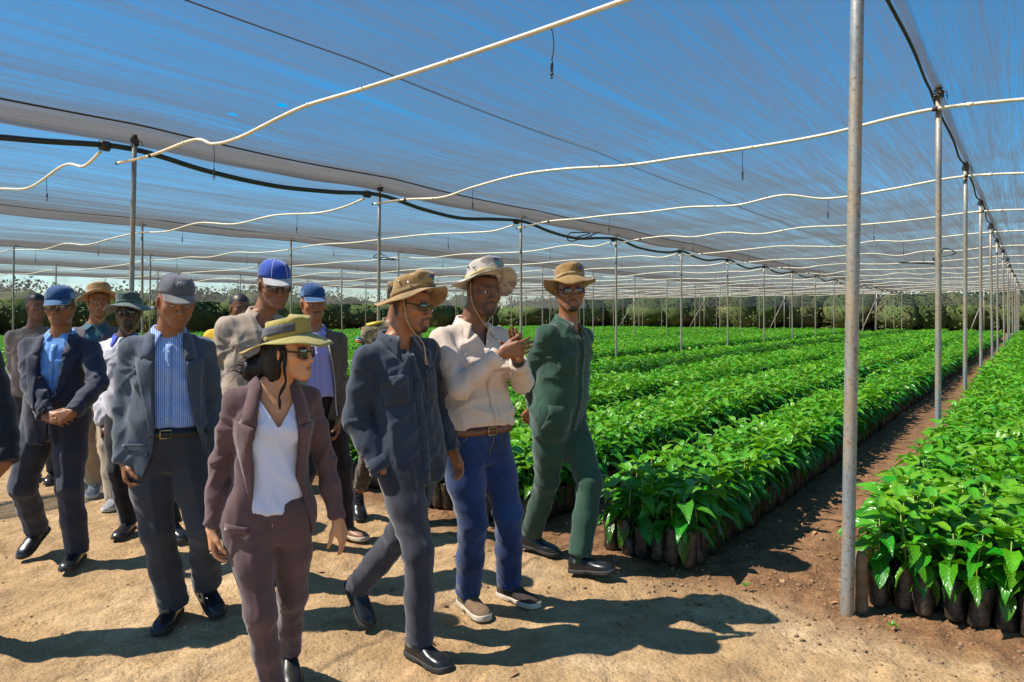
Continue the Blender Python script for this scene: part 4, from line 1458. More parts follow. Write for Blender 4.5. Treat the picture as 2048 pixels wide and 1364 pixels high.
    at_.data.foreach_set('color', np.concatenate([np.clip(col, 0, 1), np.ones((len(V), 1))], 1).astype(np.float32).ravel())
    me.materials.append(M_SKIN)
    o = link(name, me)
    o.location = s.o
    return o

# ------------------------------------------------------------------ cloth
def cloth(name, col, rough=0.85, stripe=None, weave=420.0, sheen=0.25, yaw=0.0, speck=0.25, camo=None, fade=0.18, crease=.35):
    t = NT(name)
    c = t.coord()
    n1 = t.noise(c, 5.0, 4)
    n2 = t.noise(c, weave, 2)
    base = t.ramp(n1, [(0.3, tuple(x * (1 - fade) for x in col)), (0.7, tuple(min(1, x * (1 + fade)) for x in col))])
    if camo:
        v1 = t.noise(c, 13.0, 3, .5); v2 = t.noise(t.coord('Object', (1, 1, 1), (1, 2, .5)), 17.0, 3, .5)
        base = t.mix(t.math('GREATER_THAN', v1, .52), base, camo[0])
        base = t.mix(t.math('GREATER_THAN', v2, .58), base, camo[1])
    if stripe:
        sc, spacing, width, amt = stripe
        mp = t.n('Mapping'); t.l(c, mp.inputs[0]); mp.inputs['Rotation'].default_value = (0, 0, -yaw)
        sp = t.n('SeparateXYZ'); t.l(mp.outputs[0], sp.inputs[0])
        fr = t.math('FRACT', t.math('MULTIPLY', sp.outputs[0], 1.0 / spacing))
        base = t.mix(t.math('MULTIPLY', t.math('LESS_THAN', fr, width), amt), base, sc)
    hs = t.n('HueSaturation'); t.l(base, hs.inputs['Color'])
    t.l(t.math('ADD', 1 - speck / 2, t.math('MULTIPLY', n2, speck)), hs.inputs['Value'])
    t.setp(Base_Color=hs.outputs[0], Roughness=rough, Specular_IOR_Level=0.25, Sheen_Weight=sheen)
    cr = t.noise(t.coord('Object', (1, 1, .55)), 16.0, 4, .5)
    rd = t.n('TexNoise', noise_type='RIDGED_MULTIFRACTAL'); t.l(t.coord('Object', (1, 1, .8), (.5, .6, .3)), rd.inputs['Vector'])
    rd.inputs['Scale'].default_value = 6.5; rd.inputs['Detail'].default_value = 1.5; rd.inputs['Roughness'].default_value = .35
    t.l(t.bump(n2, .18, .0015, t.bump(rd.outputs['Fac'], crease, .012, t.bump(cr, .5, .012))), t.b.inputs['Normal'])
    return t.m
def thick(o, th, off=-1.0):
    m = o.modifiers.new('thickness', 'SOLIDIFY'); m.thickness = th; m.offset = off
    return o
def sleeve(fd, s, side, rad, end=0.0, k=.03, puff=0.0):
    sh, el, wr = s.sh[side], s.el[side], s.wr[side]
    sg = 1 if side == 'L' else -1
    d = nrm(wr - el)
    e = wr + d * end
    r = np.array(rad) * s.k * np.array([.81, .82, .87, .90, .95])
    a = sh * .5 + el * .5
    fd.chain([sh, a, el, el * .55 + e * .45, e], [r[0], r[1], r[2], r[3], r[4]], k, cut_end=True)
def bounds(s, legs=False):
    P = [s.P, s.N] + [q[x] for q in (s.sh, s.el, s.wr) for x in 'LR']
    if legs: P = [s.P] + [q[x] for q in (s.hip, s.kn, s.an) for x in 'LR'] + [s.foot[x][0] for x in 'LR']
    P = np.array(P)
    return P.min(0) - .28, P.max(0) + .24
def top_garment(name, s, root, mat, prof, rad, res=.010, shoulder=.050, pad=0.0, end=0.0, opening=None, seed=1, fold=1.0, arms='LR', cuffs=True, neck_r=.062, thickness=.006, hem_kind='loose', vcut=None):
    """shirt or jacket with sleeves; opening(t) -> (right edge, left edge) cuts the front open"""
    lo, hi = bounds(s)
    fd = Field(lo, hi, res)
    k = s.k
    fd.torso(s, prof, .03)
    for side in arms:
        sg = 1 if side == 'L' else -1
        tip = s.sh[side] + s.S * sg * pad + s.U * pad * .6
        fd.cone(s.N - s.U * (.044 * k) + s.S * sg * .045 * k, tip - s.S * sg * .012, .040 * k, shoulder * k * .92, .035)
        sleeve(fd, s, side, rad, end)
    V, Q = fd.surface()
    V = relax(V, Q, 2, .5)
    lb = [(s.sh[x], s.el[x], s.wr[x], rad[2] * k, nrm((s.sh[x] + s.wr[x]) / 2 - s.el[x] + s.F * .02), .004) for x in arms]
    V = folds(V, Q, s, lb, seed, fold, 1.0, (prof[0][0] * k, hem_kind))
    rel = V - s.P
    t = rel @ s.U
    S = rel @ s.S; F = rel @ s.F
    # neck hole
    rn = np.sqrt(S ** 2 + (F - .004) ** 2)
    g = np.where(t > (s.tl - .075) * k, rn - neck_r * k, 1.0)
    if vcut is not None:
        g = np.minimum(g, np.where((F > 0) & (t > vcut * k), np.abs(S) - (t - vcut * k) * .55, 1.0))
    if opening is not None:
        er, el_ = opening(t / k)
        g2 = np.where((F > 0.015) & (t < (s.tl + .02) * k), np.maximum(er * k - S, S - el_ * k), 1.0)
        # sleeves of crossed arms are not cut
        for x in arms:
            for a, b in ((s.el[x], s.wr[x]),):
                ba = b - a; tt = np.clip(((V - a) @ ba) / ba.dot(ba), 0, 1)
                dist = np.linalg.norm(V - a - tt[:, None] * ba, axis=1)
                g2 = np.where(dist < rad[3] * k * 1.25, 1.0, g2)
        g = np.minimum(g, g2)
    V2, Q2, T2 = clip(V, Q, g)
    me = mesh_np(name, V2, [Q2, T2])
    o = link(name, me, root, mat)
    if opening is not None: thick(o, thickness)
    s.bvh = BVHTree.FromPolygons([tuple(v) for v in V2], [tuple(int(i) for i in f) for f in Q2] + [tuple(int(i) for i in f) for f in T2])
    return o
def proj(s, S, T, off=.004, bvh=None, start=.5):
    """point on the garment's front at chest-local side S and height T (metres)"""
    o = Vector(ch(s, S, s.start if hasattr(s, 'start') else start, T)); d = Vector(-s.F)
    hit = (bvh or s.bvh).ray_cast(o, d, 0.75)
    if hit[0] is None: return ch(s, S, .10, T)
    return A3(hit[0]) + s.F * off
def patch(s, name, root, mat, rows, off=.005, th=.003, bvh=None):
    """a piece of cloth laid on the garment front: rows of (S, T) points"""
    G = np.array([[proj(s, a, b, off, bvh) for a, b in r] for r in rows])
    o = MB().grid(G).build(name, mat, root)
    return thick(o, th, 0.0)
def strip(s, name, root, mat, line, w, off=.005, th=.003, n=16, bvh=None):
    """narrow band along chest-local points"""
    L = np.array(line, dtype=float)
    tt = np.linspace(0, len(L) - 1, n)
    S = np.interp(tt, np.arange(len(L)), L[:, 0]); T = np.interp(tt, np.arange(len(L)), L[:, 1])
    dS, dT = np.gradient(S), np.gradient(T)
    l = np.hypot(dS, dT) + 1e-9
    rows = [[(S[i] - dT[i] / l[i] * q, T[i] + dS[i] / l[i] * q) for q in (-w / 2, 0, w / 2)] for i in range(n)]
    return patch(s, name, root, mat, rows, off, th, bvh)
def button(s, root, mat, S, T, r=.0065, off=.008, bvh=None):
    c = proj(s, S, T, off, bvh)
    MB().tube([c - s.F * .003, c + s.F * .003], [r, r * .85], 10).build('button', mat, root)
def shirt_collar(s, root, mat, r=.070, lift=.0, tip=.055, gap=22, spread=.030, neck_back=.0):
    k = s.k
    n = 33
    A = np.radians(np.linspace(gap, 360 - gap, n))       # 0 = front
    c = s.N + s.U * (lift) * k
    rows = []
    front = np.clip(np.cos(A), 0, 1)
    tipf = np.clip((np.abs(np.linspace(-1, 1, n)) - .78) / .22, 0, 1)
    for rr, dz, tw in ((r - .005, -.045, 0), (r - .005, .010, 0), (r + .003, .016, 0), (r + .016, -.006, .25), (r + .034, -.034, 1.0)):
        z = dz + .016 * np.clip(-np.cos(A), 0, 1) * (dz > 0) - .030 * front - tip * tipf * tw
        ss = np.sin(A) * rr * 1.0 + np.sign(np.sin(A)) * spread * tipf * tw
        ff = np.cos(A) * rr * 1.0 - .006 + .016 * tipf * tw
        rows.append(c[None] + (s.S[None] * ss[:, None] + s.F[None] * ff[:, None] + s.U[None] * z[:, None]) * k)
    o = MB().grid(np.array(rows)).build('collar', mat, root)
    return thick(o, .003, 0.0)
def lapels(s, root, mat, opening, t_button, t_notch, width, t_top=None, collar_w=.05):
    k = s.k
    t_top = t_top or (s.tl - .045)
    for sg in (1, -1):
        edge = lambda t: (opening(np.array([t]))[1 if sg == 1 else 0])[0]
        rows = []
        for f in np.linspace(0, 1, 12):
            t = t_button + (t_notch - t_button) * f
            w = width * (.12 + .88 * min(1, f * 1.05) ** .8)
            e = edge(t)
            rows.append([((e + sg * .005 + sg * w * q) * k, (t + .025 * q * f) * k) for q in (0, .25, .5, .75, 1.0)])
        patch(s, 'lapel', root, mat, rows, .009, .003)
        # collar leaf from the notch round to the nape
        n = 12
        rows = []
        for f in np.linspace(0, 1, n):
            if f < .5:
                g = f / .5
                t = t_notch + .012 + (t_top - t_notch) * g
                e = edge(t)
                a = proj(s, (e + sg * .005) * k, t * k, .009)
                b = proj(s, (e + sg * (collar_w + .012 * (1 - g))) * k, (t + .004) * k, .009)
                rows.append([a, a * .5 + b * .5 + s.F * .002, b])
                lastg = rows[-1]
            else:
                g = (f - .5) / .5
                an = math.radians(62 + 118 * g)
                rr = .071
                a = s.N + (s.S * sg * math.sin(an) * rr + s.F * math.cos(an) * rr + s.U * (.012 + .016 * g)) * k
                b = s.N + (s.S * sg * math.sin(an) * (rr + .034) + s.F * math.cos(an) * (rr + .034) + s.U * (-.026 + .012 * g)) * k
                w0 = max(0, 1 - g * 3)
                a = a * (1 - w0) + lastg[0] * w0; b = b * (1 - w0) + lastg[2] * w0
                rows.append([a, a * .5 + b * .5 + (a * .5 + b * .5 - s.N) * .02, b])
        o = MB().grid(np.array(rows)).build('jacket_collar', mat, root)
        thick(o, .004, 0.0)
def trousers(s, root, mat, rad=(.098, .090, .070, .064, .062), waist=.088, grow=.014, belly=0.0, hips=0.0, res=.011, seed=5, fold=1.0, hem=.035, crease=.008):
    lo, hi = bounds(s, True)
    fd = Field(lo, hi, res)
    k = s.k
    pr = [(t, a, bf, bb) for t, a, bf, bb in refit(BODY, s, grow, belly, hips)]
    tt = np.array([p[0] for p in pr])
    lst = [p for p in pr if p[0] < waist - .01] + [(waist, *[np.interp(waist, tt, [p[i] for p in pr]) for i in (1, 2, 3)])]
    fd.torso(s, lst, .02)
    for side in 'LR':
        hp, kn, an = s.hip[side], s.kn[side], s.an[side]
        e = an + nrm(an - kn) * hem * k
        fd.chain([hp, hp * .5 + kn * .5, kn, kn * .5 + e * .5, e], np.array(rad) * k * np.array([1, .96, .93, .95, .98]), .03, cut_end=True)
    V, Q = fd.surface()
    V = relax(V, Q, 2, .5)
    lb = [(s.hip[x], s.kn[x], s.an[x] + nrm(s.an[x] - s.kn[x]) * hem * k, rad[2] * k * 1.15, -s.F0, .0045) for x in 'LR']
    V = folds(V, Q, s, lb, seed, fold * .72, pressed=crease)
    # fan of creases at the groin
    N_ = vnormals(V, Q)
    for x, sg in (('L', 1), ('R', -1)):
        c = s.P - UPZ * .10 * k + s.F0 * .08
        q = V - c; rr = np.linalg.norm(q, axis=1); an_ = np.arctan2(q @ s.S0, -(q @ UPZ))
        V = V + N_ * (.004 * fold * np.exp(-(rr / .13) ** 2) * np.clip(rr / .03, 0, 1) * (np.abs(np.sin(an_ * 3.2 + 1.5 * vnoise(V * 8, seed))) - .6))[:, None]
    me = mesh_np('trousers', V, Q)
    o = link('trousers', me, root, mat)
    s.bvh_t = BVHTree.FromPolygons([tuple(v) for v in V], [tuple(int(i) for i in f) for f in Q])
    return o
def belt(s, root, mat, buckle, t=.075, grow=.020, belly=0.0, hips=0.0, w=.017):
    pr = refit(BODY, s, grow, belly, hips)
    tt = np.array([p[0] for p in pr])
    k = s.k
    C = []
    a = np.arange(40) / 40 * 2 * math.pi
    for dz, g in ((-w, -.004), (-w, 0), (w, 0), (w, -.004)):
        A_, bf, bb = [np.interp(t, tt, [p[i] for p in pr]) + g for i in (1, 2, 3)]
        r = np.where(np.cos(a) > 0, bf, bb)
        sx = np.sign(np.sin(a)) * np.abs(np.sin(a)) ** .87 * A_; fx = np.sign(np.cos(a)) * np.abs(np.cos(a)) ** .87 * r
        w_ = np.clip(t / .35, 0, 1)
        S = s.S0 * (1 - w_) + s.S * w_; F = s.F0 * (1 - w_) + s.F * w_
        C.append(s.P + (s.U[None] * (t + dz) + S[None] * sx[:, None] + F[None] * fx[:, None]) * k)
    o = MB().rings(np.array(C), False).build('belt', mat, root)
    w_ = np.clip(t / .35, 0, 1); F = nrm(s.F0 * (1 - w_) + s.F * w_); S = nrm(s.S0 * (1 - w_) + s.S * w_)
    bf = np.interp(t, tt, [p[2] for p in pr])
    c = s.P + s.U * t * k + F * (bf * k + .006)
    fr = [c + S * x * .024 + s.U * z * .019 for x, z in ((-1, -1), (1, -1), (1, 1), (-1, 1), (-1, -1))]
    MB().tube(fr, .003, 6).build('buckle', buckle, o)
    return o
def shoes(s, root, mat, sole_mat, kind='oxford', lace_mat=None, sides='LR'):
    prof = [(0, .016, .052), (.02, .029, .078), (.08, .035, .090), (.18, .037, .098), (.30, .038, .096), (.42, .040, .086), (.52, .043, .072), (.60, .045, .062), (.70, .047, .058), (.80, .046, .055), (.88, .041, .050), (.94, .032, .042), (.98, .020, .033), (1.0, .009, .026)]
    if kind == 'boot': prof = [(x, w * 1.05, h + (.10 if x < .35 else (.10 * max(0, (.5 - x) / .15) if x < .5 else .004))) for x, w, h in prof]
    for side in sides:
        heel, xf, sd, zu, FL = s.foot[side]
        sg = 1 if side == 'L' else -1
        m = MB()
        n = 20
        a = np.arange(n) / n * 2 * math.pi
        C = []
        for x, w, h in prof:
            cx = x * FL - .012
            bow = -sg * .008 * math.sin(x * math.pi) * 0 + sg * -.006 * (x - .5)
            yy = w * np.sign(np.cos(a)) * np.abs(np.cos(a)) ** .8 * s.k
            zz = np.where(np.sin(a) > 0, .022 + (h - .022) * np.abs(np.sin(a)) ** .75, .022 - .006 * np.abs(np.sin(a)))
            C.append(heel[None] + xf[None] * cx + sd[None] * (yy + bow)[:, None] + zu[None] * (zz * s.k)[:, None])
        m.rings(np.array(C))
        sh = m.build('shoe', mat, root)
        m = MB()
        t = np.linspace(0, 1, 26)
        X = [p[0] for p in prof]; W = [p[1] for p in prof]
        wv = np.interp(t, X, W) + .0045
        out = np.concatenate([np.stack([t * (FL + .012) - .018, wv * s.k], -1), np.stack([t * (FL + .012) - .018, -wv * s.k], -1)[::-1]])
        th = .024 if kind in ('sneaker', 'desert') else .020
        C = []
        for z, g in ((0.0, .97), (.004, 1.0), (th, 1.0), (th + .003, .96)):
            lift = np.where((out[:, 0] > FL * .34) & (out[:, 0] < FL * .52) & (z < .003) & (kind != 'sneaker'), .006, 0) + .010 * np.clip((out[:, 0] / FL - .78) / .25, 0, 1) ** 2
            bow = sg * -.006 * (out[:, 0] / FL - .5)
            C.append(heel[None] + xf[None] * out[:, 0][:, None] + sd[None] * (out[:, 1] * g + bow)[:, None] + zu[None] * (z + lift)[:, None])
        m.rings(np.array(C))
        m.build('sole', sole_mat, sh, False)
        if lace_mat is not None:
            m = MB()
            for x in (.40, .45, .50, .55):
                h = np.interp(x, X, [p[2] for p in prof]) + .001; w = .020
                c = heel + xf * (x * FL - .012) + zu * h * s.k
                m.tube([c - sd * w - zu * .004, c + zu * .003, c + sd * w - zu * .004 + xf * .008], .0028, 5)
            c = heel + xf * (.39 * FL - .012) + zu * (np.interp(.39, X, [p[2] for p in prof]) + .004) * s.k
            for q in (1, -1): m.tube([c, c + sd * q * .016 + zu * .012, c + sd * q * .028 + zu * .001 + xf * .01, c + sd * q * .010 + zu * .002 + xf * .004], .0024, 5)
            m.build('laces', lace_mat, sh)
# ------------------------------------------------------------------ headwear
def ring_pts(s, rs, rf, u, n=48, tilt=0.0, cf=-.012):
    a = np.arange(n) / n * 2 * math.pi
    S = np.sin(a) * rs; F = np.cos(a) * rf + cf
    U = u + tilt * np.cos(a) * .1
    return np.array([hl(s, S[i], F[i], (U[i] if hasattr(U, '__len__') else U)) for i in range(n)]), a
def sun_hat(s, root, mat, band=None, brim=.075, droop=.018, wave=.022, ph=0.0, tall=.105, base=.052, tilt=-.06, cord=None, badge=None, lace=None, slack=.0, crush=.008, underside=None, eyelet=None):
    n = 56
    a = np.arange(n) / n * 2 * math.pi
    r = np.random.default_rng(int(abs(s.H[0] * 1000)) % 999)
    C = []
    cr = lambda f: crush * (vnoise(np.stack([np.cos(a) * 2.2, np.sin(a) * 2.2, np.full(n, f * 4 + s.H[0])], -1), 4))
    P = lambda rs, rf, u: np.array([hl(s, rs[i] * math.sin(a[i]), rf[i] * math.cos(a[i]) - .012, u[i]) for i in range(n)])
    tl = tilt * np.cos(a) * -1.0
    for f, g in ((0, 1.0), (.25, .985), (.5, .97), (.75, .955), (.92, .93), (1.0, .86), (1.03, .70), (1.04, .40), (1.045, .1)):
        w = cr(f) * (1 if f > .1 else .2)
        C.append(P(.0865 * g + w, .1075 * g + w, base + tall * f + tl * (1 - .4 * f) + w * .6 * (f > .6)))
    crown = MB().rings(np.array(C)).build('hat', mat, root)
    B = []
    for f in np.linspace(0, 1, 7):
        rs = .0865 + brim * f; rf = .1075 + brim * f
        u = base + tl - droop * f ** 1.3 + wave * f ** 1.6 * np.cos(2 * a + ph) + .006 * f * np.sin(3 * a + ph * 2) + .004 * f * np.sin(7 * a)
        B.append(P(np.full(n, rs), np.full(n, rf), u))
    br = MB().rings(np.array(B), False).build('brim', mat, crown)
    thick(br, .0035, 0.0)
    if band is not None:
        C = []
        for f, g in ((.06, .992), (.06, 1.02), (.30, 1.008), (.30, .98)):
            w = cr(f)
            C.append(P(.0865 * g + w, .1075 * g + w, base + tall * f + tl * (1 - .4 * f)))
        MB().rings(np.array(C), False).build('hat_band', band, crown)
    if eyelet is not None:
        for an in (1.25, 1.75, -1.25, -1.75):
            c = hl(s, .088 * math.sin(an), .108 * math.cos(an) - .012, base + tall * .62); c2 = hl(s, .0935 * math.sin(an), .1135 * math.cos(an) - .012, base + tall * .62)
            MB().tube([c, c2], .0055, 8).build('eyelet', eyelet, crown)
    if badge:
        for (an, f, w, h, m) in badge:
            rows = []
            for q in np.linspace(-1, 1, 4):
                row = []
                for z in np.linspace(-1, 1, 3):
                    aa = an + q * w / .1 / 2
                    ff = f + z * h / tall / 2
                    g = np.interp(ff, [0, .25, .5, .75, .92, 1.0], [1.0, .985, .97, .955, .93, .86])
                    row.append(hl(s, (.0865 * g + .006) * math.sin(aa), (.1075 * g + .006) * math.cos(aa) - .012, base + tall * ff + tilt * -math.cos(aa) * (1 - .4 * ff)))
                rows.append(row)
            thick(MB().grid(np.array(rows)).build('badge', m, crown), .004, 0.0)
    if cord is not None:
        m = MB()
        jl = [hl(s, sg * .083, .005, base - .01) for sg in (1, -1)]
        for sg, st in ((1, jl[0]), (-1, jl[1])):
            pts = [st, hl(s, sg * .080, .030, -.045), hl(s, sg * .052, .052, -.105), hl(s, 0, .066, -.138 - slack)]
            m.tube(spline(pts, 6), .0028, 6)
        e = hl(s, 0, .066, -.138 - slack)
        if lace:
            pts = [e, e + s.F * .03 - s.U * .05 + s.S * .004, e + s.F * .035 - s.U * .12 - s.S * .006, e + s.F * .03 - s.U * .125 + s.S * .008, e + s.F * .02 - s.U * .05 + s.S * .006]
            m.tube(spline(pts, 6), .0028, 6)
        m.build('chin_cord', cord, crown)
    return crown
def cap(s, root, mat, bill_mat, bill=.075, base=.050, tall=.085, seam=None, tilt=-.10, bend=.020, panel=None, emblem=None, droop=.16, edge=None):
    n = 40
    a = np.arange(n) / n * 2 * math.pi
    C = []
    P = lambda rs, rf, u: np.array([hl(s, rs * math.sin(a[i]), rf * math.cos(a[i]) - .012, u[i]) for i in range(n)])
    tl = tilt * np.cos(a) * -.09
    for f in np.linspace(0, 1, 10):
        g = math.cos(f * math.pi / 2 * .98) ** .62
        C.append(P(.0845 * g, .1055 * g, base + tall * math.sin(f * math.pi / 2) ** .95 + tl * (1 - f)))
    dome = MB().rings(np.array(C)).build('cap', mat, root)
    # bill: a curved tongue in front
    rows = []
    for f in np.linspace(0, 1, 8):
        row = []
        for q in np.linspace(-1, 1, 15):
            an = q * 1.08
            sx = .0845 * math.sin(an) * (1 - .06 * f); fx = .1055 * math.cos(an) - .014
            ext = bill * f * (math.cos(q * math.pi / 2 * .96) ** .55)
            u = base + tilt * -.09 * math.cos(an) - .002 - bend * (q * q) * f * 1.1 - droop * ext
            row.append(hl(s, sx, fx + ext, u))
        rows.append(row)
    b = MB().grid(np.array(rows)).build('bill', bill_mat, dome)
    thick(b, .004, 0.0)
    if edge is not None:
        MB().tube([A3(p) for p in rows[-1]], .0032, 6).build('bill_edging', edge, b)
    top = hl(s, 0, -.012, base + tall + .002)
    MB().tube([top - s.hu * .002, top + s.hu * .004], [.007, .005], 8).build('top_button', bill_mat if seam is None else seam, dome)
    sm = MB()
    for an in np.arange(0, 6) * math.pi / 3 + .52:
        pts = []
        for f in np.linspace(0, 1, 9):
            g = math.cos(f * math.pi / 2 * .98) ** .62
            pts.append(hl(s, (.0845 * g + .0004) * math.sin(an), (.1055 * g + .0004) * math.cos(an) - .012, base + tall * math.sin(f * math.pi / 2) ** .95 + tilt * -.09 * math.cos(an) * (1 - f)))
        sm.tube(pts, .0011, 5)
    sm.build('seam', seam if seam is not None else mat, dome)
    def on(an, f, lift=.002):
        g = math.cos(f * math.pi / 2 * .98) ** .62
        return hl(s, (.0845 * g + lift) * math.sin(an), (.1055 * g + lift) * math.cos(an) - .012, base + tall * math.sin(f * math.pi / 2) ** .95 + tilt * -.09 * math.cos(an) * (1 - f))
    if emblem is not None:
        m = MB()
        for line in emblem[0]:
            m.tube([on(x, y, .0025) for x, y in line], .0017, 5)
        m.build('embroidery', emblem[1], dome)
    if panel is not None:
        rows = [[on(an, f, .0012) for f in np.linspace(.02, .30, 4)] for an in np.linspace(1.1, 5.18, 26)]
        MB().grid(np.array(rows)).build('side_band', panel, dome)
    return dome
def glasses(s, root, frame, lens, w=.026, h=.018, wrap=.25, f0=.098, u0=.004, rim=True):
    m = MB(); lenses = []
    for sg in (1, -1):
        c = np.array([sg * .032, f0, u0])
        ring = []
        for a in np.arange(20) / 20 * 2 * math.pi:
            x = w * np.sign(math.cos(a)) * abs(math.cos(a)) ** .75; z = h * np.sign(math.sin(a)) * abs(math.sin(a)) ** .75
            S = c[0] + x
            ring.append(hl(s, S, c[1] - wrap * max(0, abs(S) - .012) ** 1.35 * 3.0, c[2] + z - .06 * abs(x) * (1 if x * sg > 0 else 0)))
        ring = np.array(ring)
        lenses.append(ring)
        if rim: m.tube(np.concatenate([ring, ring[:1]]), .0022, 6)
        e = hl(s, sg * (.032 + w), f0 - wrap * max(0, .032 + w - .012) ** 1.35 * 3.0, u0 + .006)
        m.tube([e, hl(s, sg * .074, .055, u0 + .008), hl(s, sg * .081, -.002, u0 + .008), hl(s, sg * .080, -.022, u0 - .012)], [.0032, .0028, .0026, .002], 6)
    m.tube([hl(s, -.008, f0 + .001, u0 + .005), hl(s, 0, f0 + .004, u0 + .007), hl(s, .008, f0 + .001, u0 + .005)], .0024, 6)
    g = m.build('glasses', frame, root)
    for ring in lenses:
        c = ring.mean(0) + s.hf * .004
        V = np.concatenate([ring, ring * .5 + c * .5 + s.hf * .0015, c[None]])
        n = len(ring); k = np.arange(n); k2 = (k + 1) % n
        mm = MB().add(V, np.stack([k, k2, n + k2, n + k], -1), np.stack([n + k, n + k2, np.full(n, 2 * n)], -1))
        mm.build('lens', lens, g)
    return g
def eyes(s, root, white, iris, look=(0, 0), open_=.30):
    for sg in (1, -1):
        c = hl(s, sg * .031, .0772, .000)
        rows = []
        for f in np.linspace(0, 1, 6):
            th = f * math.pi * .55
            rows.append([c + (s.hs * math.sin(th) * math.cos(a) + s.hu * math.sin(th) * math.sin(a) * open_ + s.hf * math.cos(th)) * .0125 for a in np.arange(14) / 14 * 2 * math.pi])
        e = MB().rings(np.array(rows), False).build('eye', white, root)
        d = nrm(s.hf + s.hs * look[0] + s.hu * look[1])
        q = c + d * .0124
        x = nrm(np.cross(d, s.hu)); y = np.cross(x, d)
        ring = np.array([q + (x * math.cos(a) + y * math.sin(a)) * .0056 * min(1, open_ * 2.2) for a in np.arange(12) / 12 * 2 * math.pi])
        MB().rings(np.array([ring, ring * .3 + q * .7 + d * .0012]), True).build('iris', iris, e)
# ------------------------------------------------------------------ the people in the picture
DARK = simple_mat('black_shoe_leather', (0.012, 0.012, 0.014), 0.28, 0.3, 20)
SOLE = simple_mat('dark_rubber_sole', (0.03, 0.028, 0.026), 0.8, 0.3, 30)
PALE_SOLE = simple_mat('pale_crepe_sole', (0.48, 0.40, 0.30), 0.8, 0.2, 30)
SUEDE = simple_mat('tan_suede', (0.17, 0.105, 0.058), 0.9, 0.22, 40, 0.2)
SUEDE2 = simple_mat('darker_suede', (0.035, 0.022, 0.016), 0.9, 0.25, 40, 0.2)  # left shoe of a pair, coloured darker than the right one
BROWN_L = simple_mat('brown_leather', (0.15, 0.055, 0.022), 0.45, 0.25, 30)
BLACK_L = simple_mat('black_leather', (0.012, 0.011, 0.011), 0.4, 0.2, 30)
BRASS = simple_mat('brass', (0.55, 0.42, 0.18), 0.3, 0.1, 30, 0, 0.9)
STEELM = simple_mat('steel', (0.5, 0.5, 0.5), 0.3, 0.1, 30, 0, 0.9)
LACE = simple_mat('dark_lace', (0.02, 0.018, 0.016), 0.8, 0.2, 30)
LACE_B = simple_mat('brown_lace', (0.06, 0.04, 0.025), 0.8, 0.2, 30)
CORD = simple_mat('tan_cord', (0.45, 0.33, 0.17), 0.85, 0.2, 60)
EYEW = simple_mat('eye_white', (0.62, 0.56, 0.44), 0.25, 0.05, 30)
IRIS = simple_mat('dark_iris', (0.012, 0.007, 0.004), 0.15, 0.1, 30)
FRAME = simple_mat('black_frame', (0.01, 0.01, 0.011), 0.25, 0.1, 30)
FRAME_S = simple_mat('dark_metal_frame', (0.06, 0.055, 0.05), 0.3, 0.1, 30, 0, 0.7)
def lens_mat(name, col, rough=0.05):
    t = NT(name)
    c = t.coord()
    t.setp(Base_Color=t.mix(t.noise(c, 8, 2), col, tuple(x * 1.3 for x in col)), Roughness=rough, Specular_IOR_Level=0.9, Coat_Weight=0.6)
    return t.m
LENS = lens_mat('dark_lens', (0.012, 0.013, 0.016))
LENS_C = lens_mat('smoky_lens', (0.05, 0.035, 0.028))
GOLD = BRASS
SKIN_A, SKIN_B, SKIN_C, SKIN_D, SKIN_W = (.34, .130, .052), (.26, .102, .043), (.175, .071, .035), (.105, .046, .026), (.56, .26, .125)
BTN_D = simple_mat('dark_button', (0.02, 0.02, 0.024), 0.35, 0.1, 30)
BTN_W = simple_mat('pale_button', (0.6, 0.58, 0.52), 0.35, 0.1, 30)

SHIRT_P = [(-0.14, .150, .098, .108), (-0.06, .162, .104, .116), (.0, .160, .102, .110), (.10, .150, .104, .094), (.22, .152, .108, .096), (.34, .165, .120, .104), (.42, .158, .102, .098), (.455, .125, .072, .082), (.495, .072, .056, .064)]
JACKET_P = [(-0.17, .182, .122, .128), (-0.06, .178, .120, .130), (.0, .172, .116, .122), (.10, .162, .116, .106), (.22, .166, .120, .108), (.34, .180, .132, .116), (.42, .174, .112, .110), (.46, .135, .080, .092), (.50, .076, .060, .068)]
SL_SHIRT = (.066, .064, .054, .050, .038)
SL_JACK = (.076, .070, .062, .056, .046)
def edges(tab):
    tb = np.array(tab, dtype=float)
    return lambda t: (np.interp(t, tb[:, 0], tb[:, 1]), np.interp(t, tb[:, 0], tb[:, 2]))
def cutprof(prof, lo):
    t = np.array([p[0] for p in prof])
    return [(lo, *[np.interp(lo, t, [p[i] for p in prof]) for i in (1, 2, 3)])] + [p for p in prof if p[0] > lo + .012]
def name_person(o, label): return tag(o, label, 'person', 'people walking through the nursery')

